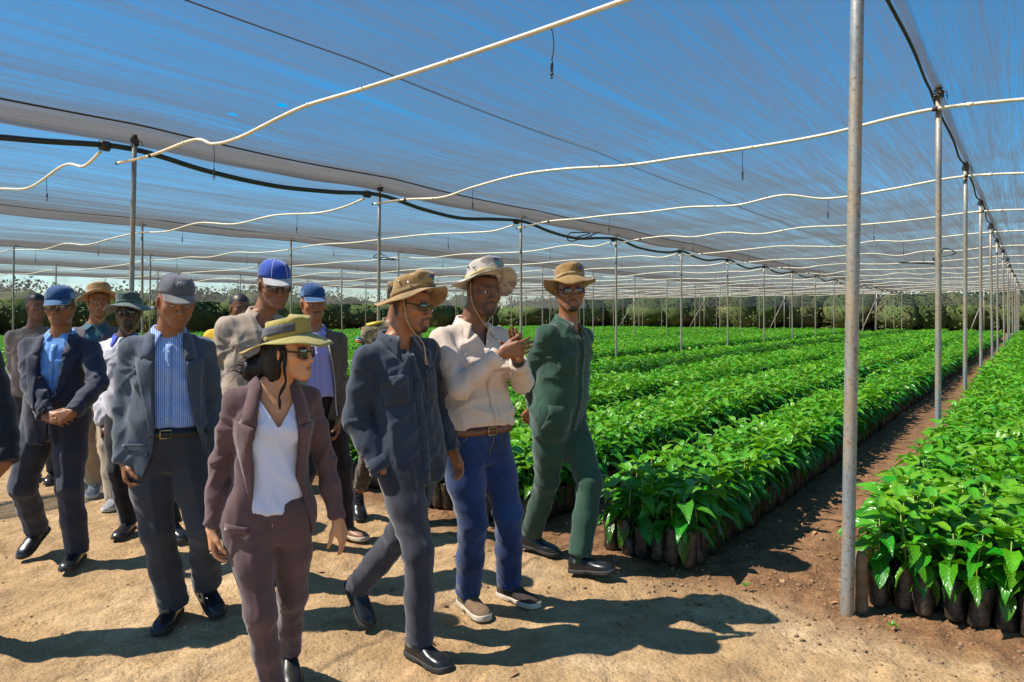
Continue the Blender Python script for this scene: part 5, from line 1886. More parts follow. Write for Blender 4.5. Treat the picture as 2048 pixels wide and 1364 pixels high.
def inner_shirt(s, root, mat, grow=.004, wide=1.0, belly=0.0, hem=-.05, buttons=None, collar=True, seed=3, vneck=None, chest=0.0, hips=0.0, **ck):
    """the shirt seen inside an open jacket: a torso without sleeves"""
    lo, hi = bounds(s)
    fd = Field(lo, hi, .010)
    fd.torso(s, refit(cutprof(BODY, hem), s, .008 + grow, belly, hips, wide, chest), .03)
    for sg in (1, -1):
        fd.cone(s.N - s.U * .055 + s.S * sg * .040, s.sh['L' if sg == 1 else 'R'] - s.S * sg * .03, .036 * s.k, .036 * s.k, .03)
    V, Q = fd.surface(); V = relax(V, Q, 2, .5)
    V = folds(V, Q, s, [], seed, 1.0, 1.0)
    rel = V - s.P; t = rel @ s.U; S = rel @ s.S; F = rel @ s.F
    g = np.where(t > (s.tl - .075) * s.k, np.sqrt(S ** 2 + F ** 2) - .060 * s.k, 1.0)
    if vneck is not None:
        g = np.minimum(g, np.where((F > 0) & (t > vneck * s.k), np.abs(S) - (t - vneck * s.k) * .62 + .0, 1.0))
    V2, Q2, T2 = clip(V, Q, g)
    o = link('shirt' if collar else 'blouse', mesh_np('shirt', V2, [Q2, T2]), root, mat)
    b = BVHTree.FromPolygons([tuple(v) for v in V2], [tuple(int(i) for i in f) for f in Q2] + [tuple(int(i) for i in f) for f in T2])
    s.bvh_s = b
    if collar: shirt_collar(s, o, mat, **ck)
    if buttons is not None:
        strip(s, 'placket', o, mat, [(0, (s.tl - .075) * s.k), (0, (hem + .02) * s.k)], .030, .003, .002, 18, b)
        for f in np.linspace(0.10, .92, 6):
            button(s, o, buttons, 0, ((s.tl - .075) * (1 - f) + (hem + .02) * f) * s.k, .005, .006, b)
    return o

def P3(px, py, D): return at(px, py, D)
UPV = np.array([0, 0, 1.0])

# ---- woman in the mauve suit and olive hat, nearest the camera
def woman():
    D = 2.72
    s = skeleton(1.58, P3(540, 985, D), P3(550, 765, D - .02), P3(578, 702, D - .03), 28, 22, (72, 4, 2),
        {'R': (P3(545, 1437, 2.62).to_2d().to_3d(), 20, 0), 'L': (P3(590, 1425, 2.86).to_2d().to_3d(), 25, 10)},
        {'R': dict(wrist=P3(421, 1062, 2.66), pole=(.25, -1, 0), dir=(.10, -.1, -1), palm=(.8, .3, 0), curl=30, thumb=.15),
         'L': dict(wrist=P3(676, 1040, 2.80), pole=(.30, -1, 0), dir=(.25, .15, -1), palm=(-.8, .2, -.1), curl=16, thumb=.3)},
        (P3(540, 985, D).x, D, 0), sw=.90)
    o = person_body('person', s, SKIN_W, dict(face_w=.93, jaw=.86, hips=.03, lips=(.32, .035, .03), neck=.82, hair_a=1.0), 1.0)
    name_person(o, 'woman in a mauve trouser suit, white blouse and olive sun hat, nearest the camera')
    mauve = cloth('mauve_suiting', (.100, .054, .055), .85, speck=.2)
    white = cloth('white_satin', (.56, .60, .78), .5, crease=.5, speck=.05, sheen=.1, fade=.06)
    trousers(s, o, mauve, (.094, .084, .067, .058, .056), 0.035, .004, 0, .014, .010, 31, 1.0)
    inner_shirt(s, o, white, .004, .90, 0.0, tz(s, .80), None, False, 12, vneck=.355, chest=.024, hips=.010)
    op = edges([(-.30, -.19, .21), (-.20, -.150, .19), (-.08, -.095, .165), (.06, -.085, .120), (.14, -.085, .085), (.30, -.098, .085), (.42, -.078, .070), (.50, -.06, .055), (.6, -.06, .055)])
    pr = refit(cutprof(JACKET_P, max(tz(s, .63), -.2)), s, -.006, 0, .040, .95, .028)
    j = top_garment('jacket', s, o, mauve, pr, (.062, .056, .050, .046, .038), .0085, .050, .008, .0, op, 71, 1.05, thickness=.005)
    lapels(s, j, mauve, op, .06, .36, .070)
    patch(s, 'pocket_flap', j, mauve, [[((-.185 + .085 * q) * s.k, (-.045 - .030 * z - .012 * q) * s.k) for z in (0, .5, 1)] for q in np.linspace(0, 1, 6)], .008, .003)
    # hair: a dark mass under the hat with a curled lock in front of the ear
    hair = cloth('black_hair', (.010, .008, .009), .45, weave=300, speck=.5, sheen=0)
    lo, hi = s.H - .3, s.H + .25
    fd = Field(lo, hi, .006)
    R = (s.hs, s.hf, s.hu)
    fd.ell(hl(s, 0, -.030, .030), R, np.array([.083, .098, .092]) * s.hk, .02)
    fd.ell(hl(s, 0, -.072, -.060), R, np.array([.070, .052, .080]) * s.hk, .03)
    for sg in (1, -1): fd.ell(hl(s, sg * .066, -.030, -.045), R, np.array([.022, .045, .085]) * s.hk, .03)
    fd.ell(s.N - s.F * .055 + s.U * .03, (s.S, s.F, s.U), (.085, .040, .070), .04)
    fd.ell(s.N - s.F * .060 - s.S * .07 + s.U * .02, (s.S, s.F, s.U), (.050, .036, .045), .04)
    V, Q = fd.surface(); N = vnormals(V, Q)
    qv = V * np.array([70, 70, 9.0]); V = V + N * (.004 * vnoise(qv, 3) + .003 * vnoise(qv * 2.1, 5))[:, None]
    h = link('hair', mesh_np('hair', V, Q), o, hair)
    m = MB()
    rg = np.random.default_rng(5)
    for i in range(16):
        ph = rg.uniform(0, 6.28); off = rg.normal(0, .004, 2)
        a0 = hl(s, -.074 + off[0], .022 + off[1], .02)
        t = np.linspace(0, 1, 40)
        wv = .010 * np.sin(t * 13 + ph * .15) * t; wv2 = .010 * np.cos(t * 13 + ph * .15) * t
        end = s.N + s.F * .115 + s.S * (-.005) - s.U * (.085 + .02 * rg.random())
        mid = hl(s, -.058, .045, -.11)
        P = (1 - t)[:, None] ** 2 * a0 + 2 * ((1 - t) * t)[:, None] * mid + (t ** 2)[:, None] * end
        P = P + s.S * wv[:, None] + s.F * wv2[:, None]
        m.tube(P, np.linspace(.0042, .0014, 40), 5)
    for i in range(26):     # flyaway ends over the shoulder
        b = s.N - s.F * .05 - s.S * rg.uniform(-.02, .12) + s.U * rg.uniform(0, .06)
        t = np.linspace(0, 1, 12)[:, None]
        d = -s.S * rg.uniform(.03, .08) - s.F * rg.uniform(-.02, .04) - s.U * rg.uniform(.0, .05)
        m.tube(b + d * t + s.U * .02 * np.sin(t * 3), np.linspace(.003, .0008, 12), 4)
    m.build('lock', hair, h)
    olive = cloth('olive_cotton', (.34, .27, .070), .9, crease=.1, speck=.12, fade=.08)
    grey = cloth('grey_mesh', (.075, .075, .095), .9, speck=.4)
    hat = sun_hat(s, o, olive, None, .095, .030, .012, 2.7, .088, .050, -.035, crush=.010)
    n = 40                         # grey mesh panel round the side of the crown
    rows = []
    for an in np.linspace(-2.9, -.75, n):
        rows.append([hl(s, (.0865 * g + .0045) * math.sin(an), (.1075 * g + .0045) * math.cos(an) - .012, .050 + .088 * f + .035 * math.cos(an) * (1 - .4 * f)) for f, g in ((.26, .985), (.42, .975), (.58, .966), (.72, .957))])
    thick(MB().grid(np.array(rows)).build('mesh_panel', grey, hat), .003, 0)
    glasses(s, o, FRAME, LENS, .028, .023, .22, .100, .000)
    w = s.wr['R'] + s.hand['R'][0] * .10
    c = s.wr['R'] + s.hand['R'][0] * .105 * s.k + np.cross(s.hand['R'][0], s.hand['R'][1]) * -.004
    MB().tube([c + nrm(np.cross(s.hand['R'][0], UPV + .3)) * .0105 * math.cos(a) + s.hand['R'][1] * .0105 * math.sin(a) for a in np.linspace(0, 6.28, 14)], .0016, 5).build('ring', GOLD, o)
    shoes(s, o, BLACK_L, SOLE)

# ---- man in the dark blue-grey shirt suit and tan hat, in stride
def navy_man():
    D = 3.30
    s = skeleton(1.74, P3(822, 892, D), P3(792, 678, D + .02), P3(824, 612, D), 42, 45, (62, 8, -3),
        {'L': (ground_at(742, 1262), 42, 38), 'R': (ground_at(900, 1348), 46, 0)},
        {'R': dict(wrist=P3(764, 938, 3.16), pole=(.4, -.9, 0), dir=(.55, .45, -.9), palm=(.5, .5, 0), curl=20),
         'L': dict(wrist=P3(905, 900, 3.45), pole=(.30, -1, 0), curl=25)},
        (P3(822, 892, D).x, D, 0), sw=1.03)
    o = person_body('person', s, SKIN_A, dict(goatee=.92, stubble=.30, jaw=1.0), 1.0)
    name_person(o, 'man in mid-stride in a dark blue-grey shirt suit, sunglasses and tan hat')
    m = cloth('blue_grey_linen', (.027, .038, .060), .85, speck=.5, weave=240)
    trousers(s, o, cloth('dark_grey_suiting', (.030, .031, .044), .85, speck=.25), (.100, .092, .074, .068, .066), .08, .014, 0, 0, .010, 41, 1.25)
    pr = refit(cutprof(SHIRT_P, tz(s, .765)), s, .006, .02, .008, .98)
    sh = top_garment('shirt', s, o, m, pr, (.076, .076, .066, .060, .050), .0085, .058, .004, .012, None, 73, 1.1, vcut=s.tl - .10)
    shirt_collar(s, sh, m, .071, .0, .055, 20)
    T = s.tl * s.k
    strip(s, 'placket', sh, m, [(0.0, T - .10), (0.0, T - .3), (0.0, -.13)], .036, .004, .003, 24)
    for t in (.33, .22, .11, .0, -.09): button(s, sh, BTN_D, 0, t * s.k, .0065, .008)
    for sg in (-1, 1):
        patch(s, 'chest_pocket', sh, m, [[(sg * (.045 + .105 * q) * s.k, (.36 - .125 * z) * s.k) for z in (0, .33, .66, 1)] for q in np.linspace(0, 1, 7)], .004, .003)
        patch(s, 'pocket_flap', sh, m, [[(sg * (.043 + .109 * q) * s.k, (.368 - (.040 + .014 * (1 - abs(2 * q - 1))) * z) * s.k) for z in (0, .5, 1)] for q in np.linspace(0, 1, 9)], .006, .003)
    # turned cuff with a button tab
    w, e = s.wr['R'], s.el['R']; d = nrm(w - e)
    MB().tube([w - d * .055, w - d * .052, w + d * .006, w + d * .009], np.array([.050, .0555, .0545, .047]) * s.k, 24).build('cuff', m, sh)
    tan = cloth('tan_ripstop', (.30, .185, .070), .9, speck=.15, camo=((.22, .13, .050), (.33, .21, .085)))
    band = cloth('khaki_webbing', (.19, .125, .055), .9, speck=.3)
    blue = simple_mat('blue_patch', (.04, .09, .22), .8, .4, 90); teal = simple_mat('teal_patch', (.03, .30, .28), .8, .3, 90)
    sun_hat(s, o, tan, band, .070, .020, .030, 0.35, .098, .048, -.055, CORD, [(-.12, .72, .034, .018, blue), (.05, .55, .012, .014, teal)], True, .004, .012, None, STEELM)
    glasses(s, o, FRAME, LENS, .029, .017, .30, .100, .004)
    shoes(s, o, DARK, SOLE)

# ---- man in the cream shirt and jeans, hands together
def cream_man():
    D = 3.66
    s = skeleton(1.80, P3(948, 888, D), P3(942, 650, D + .02), P3(966, 583, D - .03), 40, 38, (33, 6, -6),
        {'R': (ground_at(975, 1246), 30, 0), 'L': (ground_at(1082, 1218), 50, 0)},
        {'R': dict(wrist=P3(1003, 706, 3.36), pole=(.45, -.35, -.9), dir=(.88, -.1, .22), palm=(.25, .85, .2), curl=[22, 22, 24, 26], thumb=.1, spread=.02),
         'L': dict(wrist=P3(1036, 722, 3.42), pole=(.5, .1, -1), dir=(-.1, -.15, 1), palm=(-.45, -.85, 0), curl=5, thumb=.15, spread=.0)},
        (P3(948, 888, D).x, D, 0), sw=1.08)
    o = person_body('person', s, SKIN_C, dict(goatee=.85, stubble=.35, face_w=1.04, jaw=1.05, belly=.05, neck=1.08), 1.0)
    name_person(o, 'man in a cream shirt, blue jeans and pale hat holding both hands up together')
    cream = cloth('cream_cotton', (.60, .475, .39), .85, speck=.08, fade=.05)
    jean = cloth('indigo_denim', (.009, .031, .112), .85, speck=.6, weave=300, fade=.45)
    trousers(s, o, jean, (.106, .098, .078, .071, .068), .085, .016, .055, .012, .010, 51, 1.2, hem=.02, crease=0)
    pr = refit(cutprof(SHIRT_P, tz(s, .975)), s, .008, .075, .0, 1.04, .012)
    sh = top_garment('shirt', s, o, cream, pr, (.076, .070, .058, .052, .042), .0085, .058, .004, -.012, None, 77, 1.1, hem_kind='tucked', vcut=s.tl - .135)
    shirt_collar(s, sh, cream, .068, .0, .050, 30, .040)
    T = s.tl * s.k
    strip(s, 'placket', sh, cream, [(0.0, T - .145), (0.0, .07)], .034, .004, .003, 22)
    for x in 'RL':
        w, e = s.wr[x], s.el[x]; d = nrm(w - e)
        MB().tube([w - d * .075, w - d * .072, w - d * .016, w - d * .012], np.array([.043, .047, .046, .040]) * s.k, 22).build('cuff', cream, sh)
    # embroidered emblem on the chest: blue globe with a line of small letters below
    s.start = .185
    blue = simple_mat('blue_thread', (.03, .20, .42), .8, .2, 80)
    for a0, a1, r in ((0.2, 3.6, .021), (3.9, 5.9, .021), (0.5, 3.0, .012)):
        A_ = np.linspace(a0, a1, 9)
        strip(s, 'emblem', sh, blue, [((.082 + r * math.cos(a)) * s.k, (.375 + r * math.sin(a)) * s.k) for a in A_], .006, .005, .0015, 14)
    for i in range(7): strip(s, 'emblem', sh, blue, [((.062 + .0065 * i) * s.k, .344 * s.k), ((.066 + .0065 * i) * s.k, .344 * s.k)], .005, .005, .0015, 3)
    del s.start
    belt(s, o, BROWN_L, BRASS, tz(s, .962), .030, .055, .012)
    # jeans pocket seam
    bt = s.bvh_t
    thr = simple_mat('gold_thread', (.22, .15, .06), .8, .2, 60)
    for sg in (-1, 1):
        L = []
        for q in np.linspace(0, 1, 8):
            L.append((sg * (.060 + .085 * q) * s.k, (.040 - .060 * math.sin(q * math.pi * .5) ** 2 * (q) - .02 * (1 - q) ** 0 * 0) * s.k))
        strip(s, 'pocket_seam', o, thr, L, .003, .004, .001, 16, bt)
    strip(s, 'fly_seam', o, thr, [(.022 * s.k, .04 * s.k), (.022 * s.k, -.05 * s.k), (.0, -.09 * s.k)], .003, .004, .001, 14, bt)
    pale = cloth('pale_grey_camo', (.42, .37, .32), .9, speck=.15, camo=((.24, .22, .20), (.50, .45, .37)))
    band = cloth('straw_band', (.45, .36, .16), .9, speck=.2)
    brimm = cloth('pale_stone_cotton', (.46, .41, .35), .9, speck=.1)
    blue2 = simple_mat('navy_patch', (.03, .06, .17), .8, .5, 120); teal = simple_mat('teal_badge', (.02, .26, .30), .8, .3, 90)
    sun_hat(s, o, pale, band, .080, .008, .034, -.15, .100, .050, -.06, CORD, [(-.10, .82, .040, .018, blue2), (.02, .56, .016, .018, teal)], False, .03, .010, None, BTN_D)
    eyes(s, o, EYEW, IRIS, (.25, .12), .52)
    w = s.wr['L']; d = nrm(w - s.el['L'])
    MB().tube([w - d * .012, w - d * .010, w + d * .012, w + d * .014], np.array([.028, .0315, .0315, .028]) * s.k, 20).build('watch', BLACK_L, o)
    shoes(s, o, SUEDE, PALE_SOLE, 'desert', LACE_B, 'R')
    shoes(s, o, SUEDE2, PALE_SOLE, 'desert', LACE_B, 'L')

# ---- man in the dark green safari suit, looking at the camera
def green_man():
    D = 4.38
    s = skeleton(1.87, P3(1118, 852, D), P3(1136, 648, D), P3(1140, 582, D - .04), 48, 52, (6, 4, 2),
        {'L': (ground_at(1236, 1160), 62, -8), 'R': (ground_at(1122, 1114), 60, 6)},
        {'R': dict(wrist=P3(1068, 815, 4.56), pole=(.6, -.6, -.3), dir=(-.35, .3, -.55), palm=(.1, .9, .1), curl=25),
         'L': dict(wrist=P3(1090, 818, 4.66), pole=(.6, -.7, 0), dir=(-.8, .1, -.4), curl=25)},
        (P3(1118, 852, D).x, D, 0), sw=1.05)
    o = person_body('person', s, SKIN_B, dict(goatee=.85, stubble=.2), 1.05)
    name_person(o, 'tall man in a dark green safari suit with his hands behind his back')
    g = cloth('dark_green_twill', (.020, .058, .036), .85, speck=.25)
    trousers(s, o, g, (.104, .096, .076, .070, .068), .08, .016, .0, .01, .011, 61, 1.1, hem=.0)
    pr = refit(cutprof(SHIRT_P, tz(s, .80)), s, .014, .032, .010, 1.02)
    sh = top_garment('shirt', s, o, g, pr, (.078, .074, .064, .058, .048), .009, .060, .004, .0, None, 79, 1.0, vcut=s.tl - .10)
    shirt_collar(s, sh, g, .068, .0, .060, 18)
    T = s.tl * s.k
    strip(s, 'placket', sh, g, [(0.0, T - .10), (0.0, -.10)], .036, .004, .003, 22)
    for t in (.34, .24, .14, .04): button(s, sh, BTN_D, 0, t * s.k, .006, .008)
    patch(s, 'chest_pocket', sh, g, [[(-(.05 + .105 * q) * s.k, (.36 - .13 * z) * s.k) for z in (0, .33, .66, 1)] for q in np.linspace(0, 1, 7)], .004, .003)
    patch(s, 'hip_pocket', sh, g, [[(-(.055 + .13 * q) * s.k, (.05 - .14 * z) * s.k) for z in (0, .33, .66, 1)] for q in np.linspace(0, 1, 7)], .004, .003)
    tan = cloth('ochre_ripstop', (.27, .155, .050), .9, speck=.15)
    band = cloth('tan_webbing', (.33, .24, .12), .9, speck=.2)
    blue = simple_mat('dull_blue_patch', (.05, .10, .20), .8, .4, 90)
    sun_hat(s, o, tan, band, .068, .020, .028, 3.0, .092, .052, -.045, None, [(.55, .62, .030, .030, blue)], False, 0, .010)
    glasses(s, o, FRAME, LENS, .027, .017, .25, .099, .004)
    for side in 'LR':
        c = s.an[side]; d = nrm(s.kn[side] - c)
        MB().tube([c - d * .05, c + d * .05], .037, 14).build('sock', cloth('green_sock', (.012, .05, .024), .9), o)
    shoes(s, o, DARK, SOLE, 'oxford', LACE)

# ---- man in the grey suit and grey cap
def grey_man():
    D = 3.52
    s = skeleton(1.77, P3(333, 893, D), P3(338, 668, D + .04), P3(352, 603, D - .02), 27, 24, (38, 17, -2),
        {'R': (ground_at(312, 1274), 6, 0), 'L': (ground_at(442, 1238), 45, 16)},
        {'R': dict(wrist=P3(248, 925, 3.42), pole=(.30, -1, 0), dir=(.22, -.25, -.9), palm=(.75, .35, -.1), curl=42, thumb=.5),
         'L': dict(wrist=P3(432, 925, 3.62), pole=(.30, -1, 0), curl=30)},
        (P3(333, 893, D).x, D, 0), sw=.97)
    o = person_body('person', s, SKIN_B, dict(face_w=1.03, jaw=1.06, hair_a=.15, stubble=.12, neck=1.08), 1.0)
    name_person(o, 'man in a grey-blue suit, striped blue shirt and grey cap looking down')
    suit = cloth('grey_blue_suiting', (.054, .072, .098), .82, speck=.22)
    trousers(s, o, cloth('grey_suiting', (.036, .038, .048), .85, speck=.22), (.104, .098, .080, .075, .074), .085, .014, .02, .008, .010, 81, 1.15, hem=.028)
    stripe = cloth('blue_striped_shirt', (.10, .23, .58), .8, ((.48, .58, .78), .0085, .42, .9), yaw=s.yaw, speck=.05, fade=.05)
    inner_shirt(s, o, stripe, .002, 1.0, .030, .06, BTN_W, True, 13, r=.070, tip=.050, gap=24)
    op = edges([(-.30, -.12, .21), (-.17, -.105, .20), (-.05, -.062, .165), (.10, -.052, .118), (.24, -.060, .090), (.40, -.062, .070), (.50, -.056, .056), (.6, -.056, .056)])
    pr = refit(cutprof(JACKET_P, tz(s, .755)), s, -.002, .035, .008, 1.0)
    j = top_garment('jacket', s, o, suit, pr, (.072, .070, .062, .057, .049), .009, .054, .006, .004, op, 83, 1.0, thickness=.006)
    lapels(s, j, suit, op, .03, .385, .080)
    patch(s, 'pocket_flap', j, suit, [[((-.19 + .10 * q) * s.k, (-.005 - .012 * z) * s.k) for z in (0, 1)] for q in np.linspace(0, 1, 6)], .007, .003)
    for t in (.03, -.06): button(s, j, BTN_D, (op(np.array([t]))[0][0] - .018) * s.k, t * s.k, .009, .009)
    belt(s, o, BLACK_L, BRASS, tz(s, .965), .024, .03, .008)
    capm = cloth('grey_felt_cap', (.095, .098, .118), .9, speck=.4)
    bill = cloth('grey_bill', (.150, .140, .140), .9, speck=.3)
    emb = simple_mat('pale_thread', (.45, .45, .48), .8, .2, 60)
    lines = [[(-.30, .50), (.0, .53), (.30, .50)], [(-.22, .50), (-.26, .40), (-.31, .36)], [(-.28, .47), (-.33, .43)], [(-.10, .51), (-.12, .40), (-.15, .36)], [(.0, .47), (-.01, .40)], [(.0, .44), (.10, .46)], [(.12, .46), (.11, .40)]]
    eyes(s, o, EYEW, IRIS, (.1, -.5))
    cap(s, o, capm, bill, .072, .046, .094, None, -.10, .022, None, (lines, emb), .30)
    c = s.wr['R']; d = s.hand['R'][0]
    shoes(s, o, DARK, SOLE, 'oxford', LACE)

# ---- man in the navy pinstripe suit and blue cap, hands clasped
def pinstripe_man():
    D = 4.42
    s = skeleton(1.74, P3(112, 885, D), P3(122, 672, D + .03), P3(121, 612, D - .02), 12, 10, (14, 8, 2),
        {'R': (ground_at(38, 1122), -2, 26), 'L': (ground_at(128, 1146), 14, 0)},
        {'R': dict(wrist=P3(92, 838, 4.15), pole=(1, -.5, -.1), dir=(.9, -.2, -.12), palm=(.1, .9, -.4), curl=30, thumb=.2),
         'L': dict(wrist=P3(146, 825, 4.13), pole=(1, -.5, -.1), dir=(-.85, -.12, -.35), palm=(-.1, .9, -.2), curl=34, thumb=.2)},
        (P3(112, 885, D).x, D, 0), sw=1.06)
    o = person_body('person', s, SKIN_B, dict(stubble=.15), 1.1)
    name_person(o, 'man in a navy pinstripe suit and blue cap with clasped hands')
    suit = cloth('navy_pinstripe', (.023, .027, .048), .82, ((.055, .055, .075), .014, .10, .7), yaw=s.yaw, speck=.2)
    trousers(s, o, suit, (.104, .098, .080, .073, .070), .085, .014, .03, .008, .011, 91, 1.15)
    blue = cloth('sky_blue_shirt', (.16, .36, .74), .8, speck=.08, fade=.06)
    inner_shirt(s, o, blue, .002, 1.0, .035, .04, BTN_W, True, 14, r=.070, tip=.050, gap=24)
    op = edges([(-.30, -.04, .07), (-.17, -.03, .05), (-.10, -.004, .012), (.02, .006, .012), (.06, -.004, .014), (.20, -.040, .044), (.34, -.060, .062), (.44, -.062, .062), (.6, -.06, .06)])
    pr = refit(cutprof(JACKET_P, tz(s, .755)), s, .0, .040, .008, .97)
    j = top_garment('jacket', s, o, suit, pr, (.072, .072, .063, .058, .049), .0095, .054, .006, .0, op, 93, 1.1, thickness=.006)
    lapels(s, j, suit, op, .05, .37, .078)
    capm = cloth('blue_cap_cotton', (.010, .055, .165), .85, speck=.2)
    bill = cloth('bright_blue_bill', (.022, .105, .23), .8, speck=.15)
    pale = cloth('grey_blue_panel', (.14, .25, .34), .85, speck=.15)
    cap(s, o, capm, bill, .070, .044, .088, None, -.08, .020, pale, None, .34, simple_mat('grey_piping', (.22, .25, .30), .8, .2, 40))
    glasses(s, o, FRAME_S, LENS_C, .027, .017, .2, .100, .002)
    shoes(s, o, DARK, SOLE, 'oxford', LACE)
    c = s.wr['L'] + s.hand['L'][0] * .098 * s.k
    ax = s.hand['L'][0]; p1 = s.hand['L'][1]; p2 = np.cross(ax, p1)
    MB().tube([c + p1 * .011 * math.cos(a) + p2 * .011 * math.sin(a) for a in np.linspace(0, 6.28, 14)], .0022, 5).build('ring', BRASS, o)

# ---- tall man in the khaki shirt and royal blue cap
def khaki_man():
    D = 4.02
    s = skeleton(1.88, P3(512, 842, D), P3(525, 632, D + .03), P3(549, 570, D), 32, 30, (36, 14, 2),
        {'R': (ground_at(505, 1184), 30, 0), 'L': (ground_at(575, 1172), 35, 12)},
        {'R': dict(wrist=P3(442, 905, 3.98), pole=(.25, -1, 0), curl=28), 'L': dict(wrist=P3(600, 890, 4.1), pole=(.25, -1, 0), curl=28)},
        (P3(512, 842, D).x, D, 0), sw=1.02)
    o = person_body('person', s, SKIN_B, dict(stubble=.35, stubblec=(.12, .10, .09), hair_a=.4, jaw=1.05), 1.1)
    name_person(o, 'tall man in a khaki shirt and bright royal blue cap, behind the woman')
    kh = cloth('khaki_cotton', (.34, .265, .20), .85, speck=.1)
    trousers(s, o, cloth('dark_trousers', (.03, .03, .035), .85), res=.014, seed=101)
    pr = refit(cutprof(SHIRT_P, .02), s, .016, .03, 0, 1.03)
    sh = top_garment('shirt', s, o, kh, pr, (.076, .072, .062, .056, .044), .010, .060, .004, 0, None, 103, 1.2, hem_kind='tucked', vcut=s.tl - .125)
    shirt_collar(s, sh, kh, .068, .0, .060, 28, .038)
    T = s.tl * s.k
    strip(s, 'placket', sh, kh, [(0.0, T - .12), (0.0, .06)], .034, .004, .003, 18)
    roy = cloth('royal_blue_cap', (.010, .050, .32), .8, speck=.12)
    bill = cloth('pale_grey_bill', (.42, .40, .40), .85, speck=.1)
    wht = simple_mat('white_piping', (.65, .65, .68), .8, .1, 40)
    cap(s, o, roy, bill, .070, .046, .092, wht, -.08, .022, None, None, .36, None)
    glasses(s, o, FRAME_S, LENS_C, .025, .015, .2, .101, -.002)
    shoes(s, o, DARK, SOLE)

# ---- man in the brown jacket and blue cap
def brown_man():
    D = 4.85
    s = skeleton(1.78, P3(632, 838, D), P3(628, 662, D + .03), P3(626, 606, D), 24, 30, (34, 8, 2),
        {'L': (ground_at(738, 1082), 62, 0), 'R': (ground_at(612, 1100), 50, 20)},
        {'R': dict(wrist=P3(575, 850, 4.8), pole=(.30, -1, 0), curl=28), 'L': dict(wrist=P3(676, 850, 4.8), pole=(.25, -1, 0), curl=30)},
        (P3(632, 838, D).x, D, 0), sw=.98)
    o = person_body('person', s, SKIN_A, dict(mustache=.85, stubble=.12, hair_a=.5), 1.3)
    name_person(o, 'man in an open brown jacket over a lavender shirt, blue cap and mustache')
    jk = cloth('brown_jacket', (.13, .085, .058), .85, speck=.15)
    lav = cloth('lavender_shirt', (.40, .38, .72), .8, speck=.08, fade=.05)
    trousers(s, o, cloth('black_maroon_trousers', (.020, .012, .013), .85), (.100, .092, .074, .068, .066), res=.013, seed=111)
    inner_shirt(s, o, lav, .002, 1.0, .03, .05, BTN_W, True, 15, r=.070, tip=.045, gap=26)
    op = edges([(-.30, -.12, .12), (-.10, -.11, .115), (.20, -.09, .10), (.40, -.065, .072), (.50, -.058, .06), (.6, -.058, .06)])
    pr = refit(cutprof(JACKET_P, -.10), s, .0, .03, .008, 1.0)
    j = top_garment('jacket', s, o, jk, pr, (.076, .070, .062, .056, .046), .011, .056, .006, .0, op, 113, 1.0)
    zip_ = simple_mat('pale_zip', (.45, .42, .38), .6, .1, 40)
    for sg, i in ((1, 1), (-1, 0)):
        strip(s, 'zip', j, zip_, [((op(np.array([t]))[i][0] + sg * .004) * s.k, t * s.k) for t in np.linspace(-.08, .40, 14)], .010, .006, .003, 24)
    shirt_collar(s, j, jk, .078, -.012, .03, 48, .03)
    eyes(s, o, EYEW, IRIS, (.1, 0))
    capm = cloth('deep_blue_cap', (.010, .050, .17), .85, speck=.2)
    cap(s, o, capm, cloth('blue_bill', (.030, .10, .24), .8, speck=.2), .068, .046, .088, None, -.08, .020, cloth('mid_blue_panel', (.06, .13, .25), .85), None, .32, simple_mat('pale_piping', (.30, .33, .38), .8, .2, 40))
    tanl = simple_mat('tan_leather_shoe', (.20, .095, .05), .5, .2, 30)
    shoes(s, o, tanl, PALE_SOLE, 'desert', LACE_B)

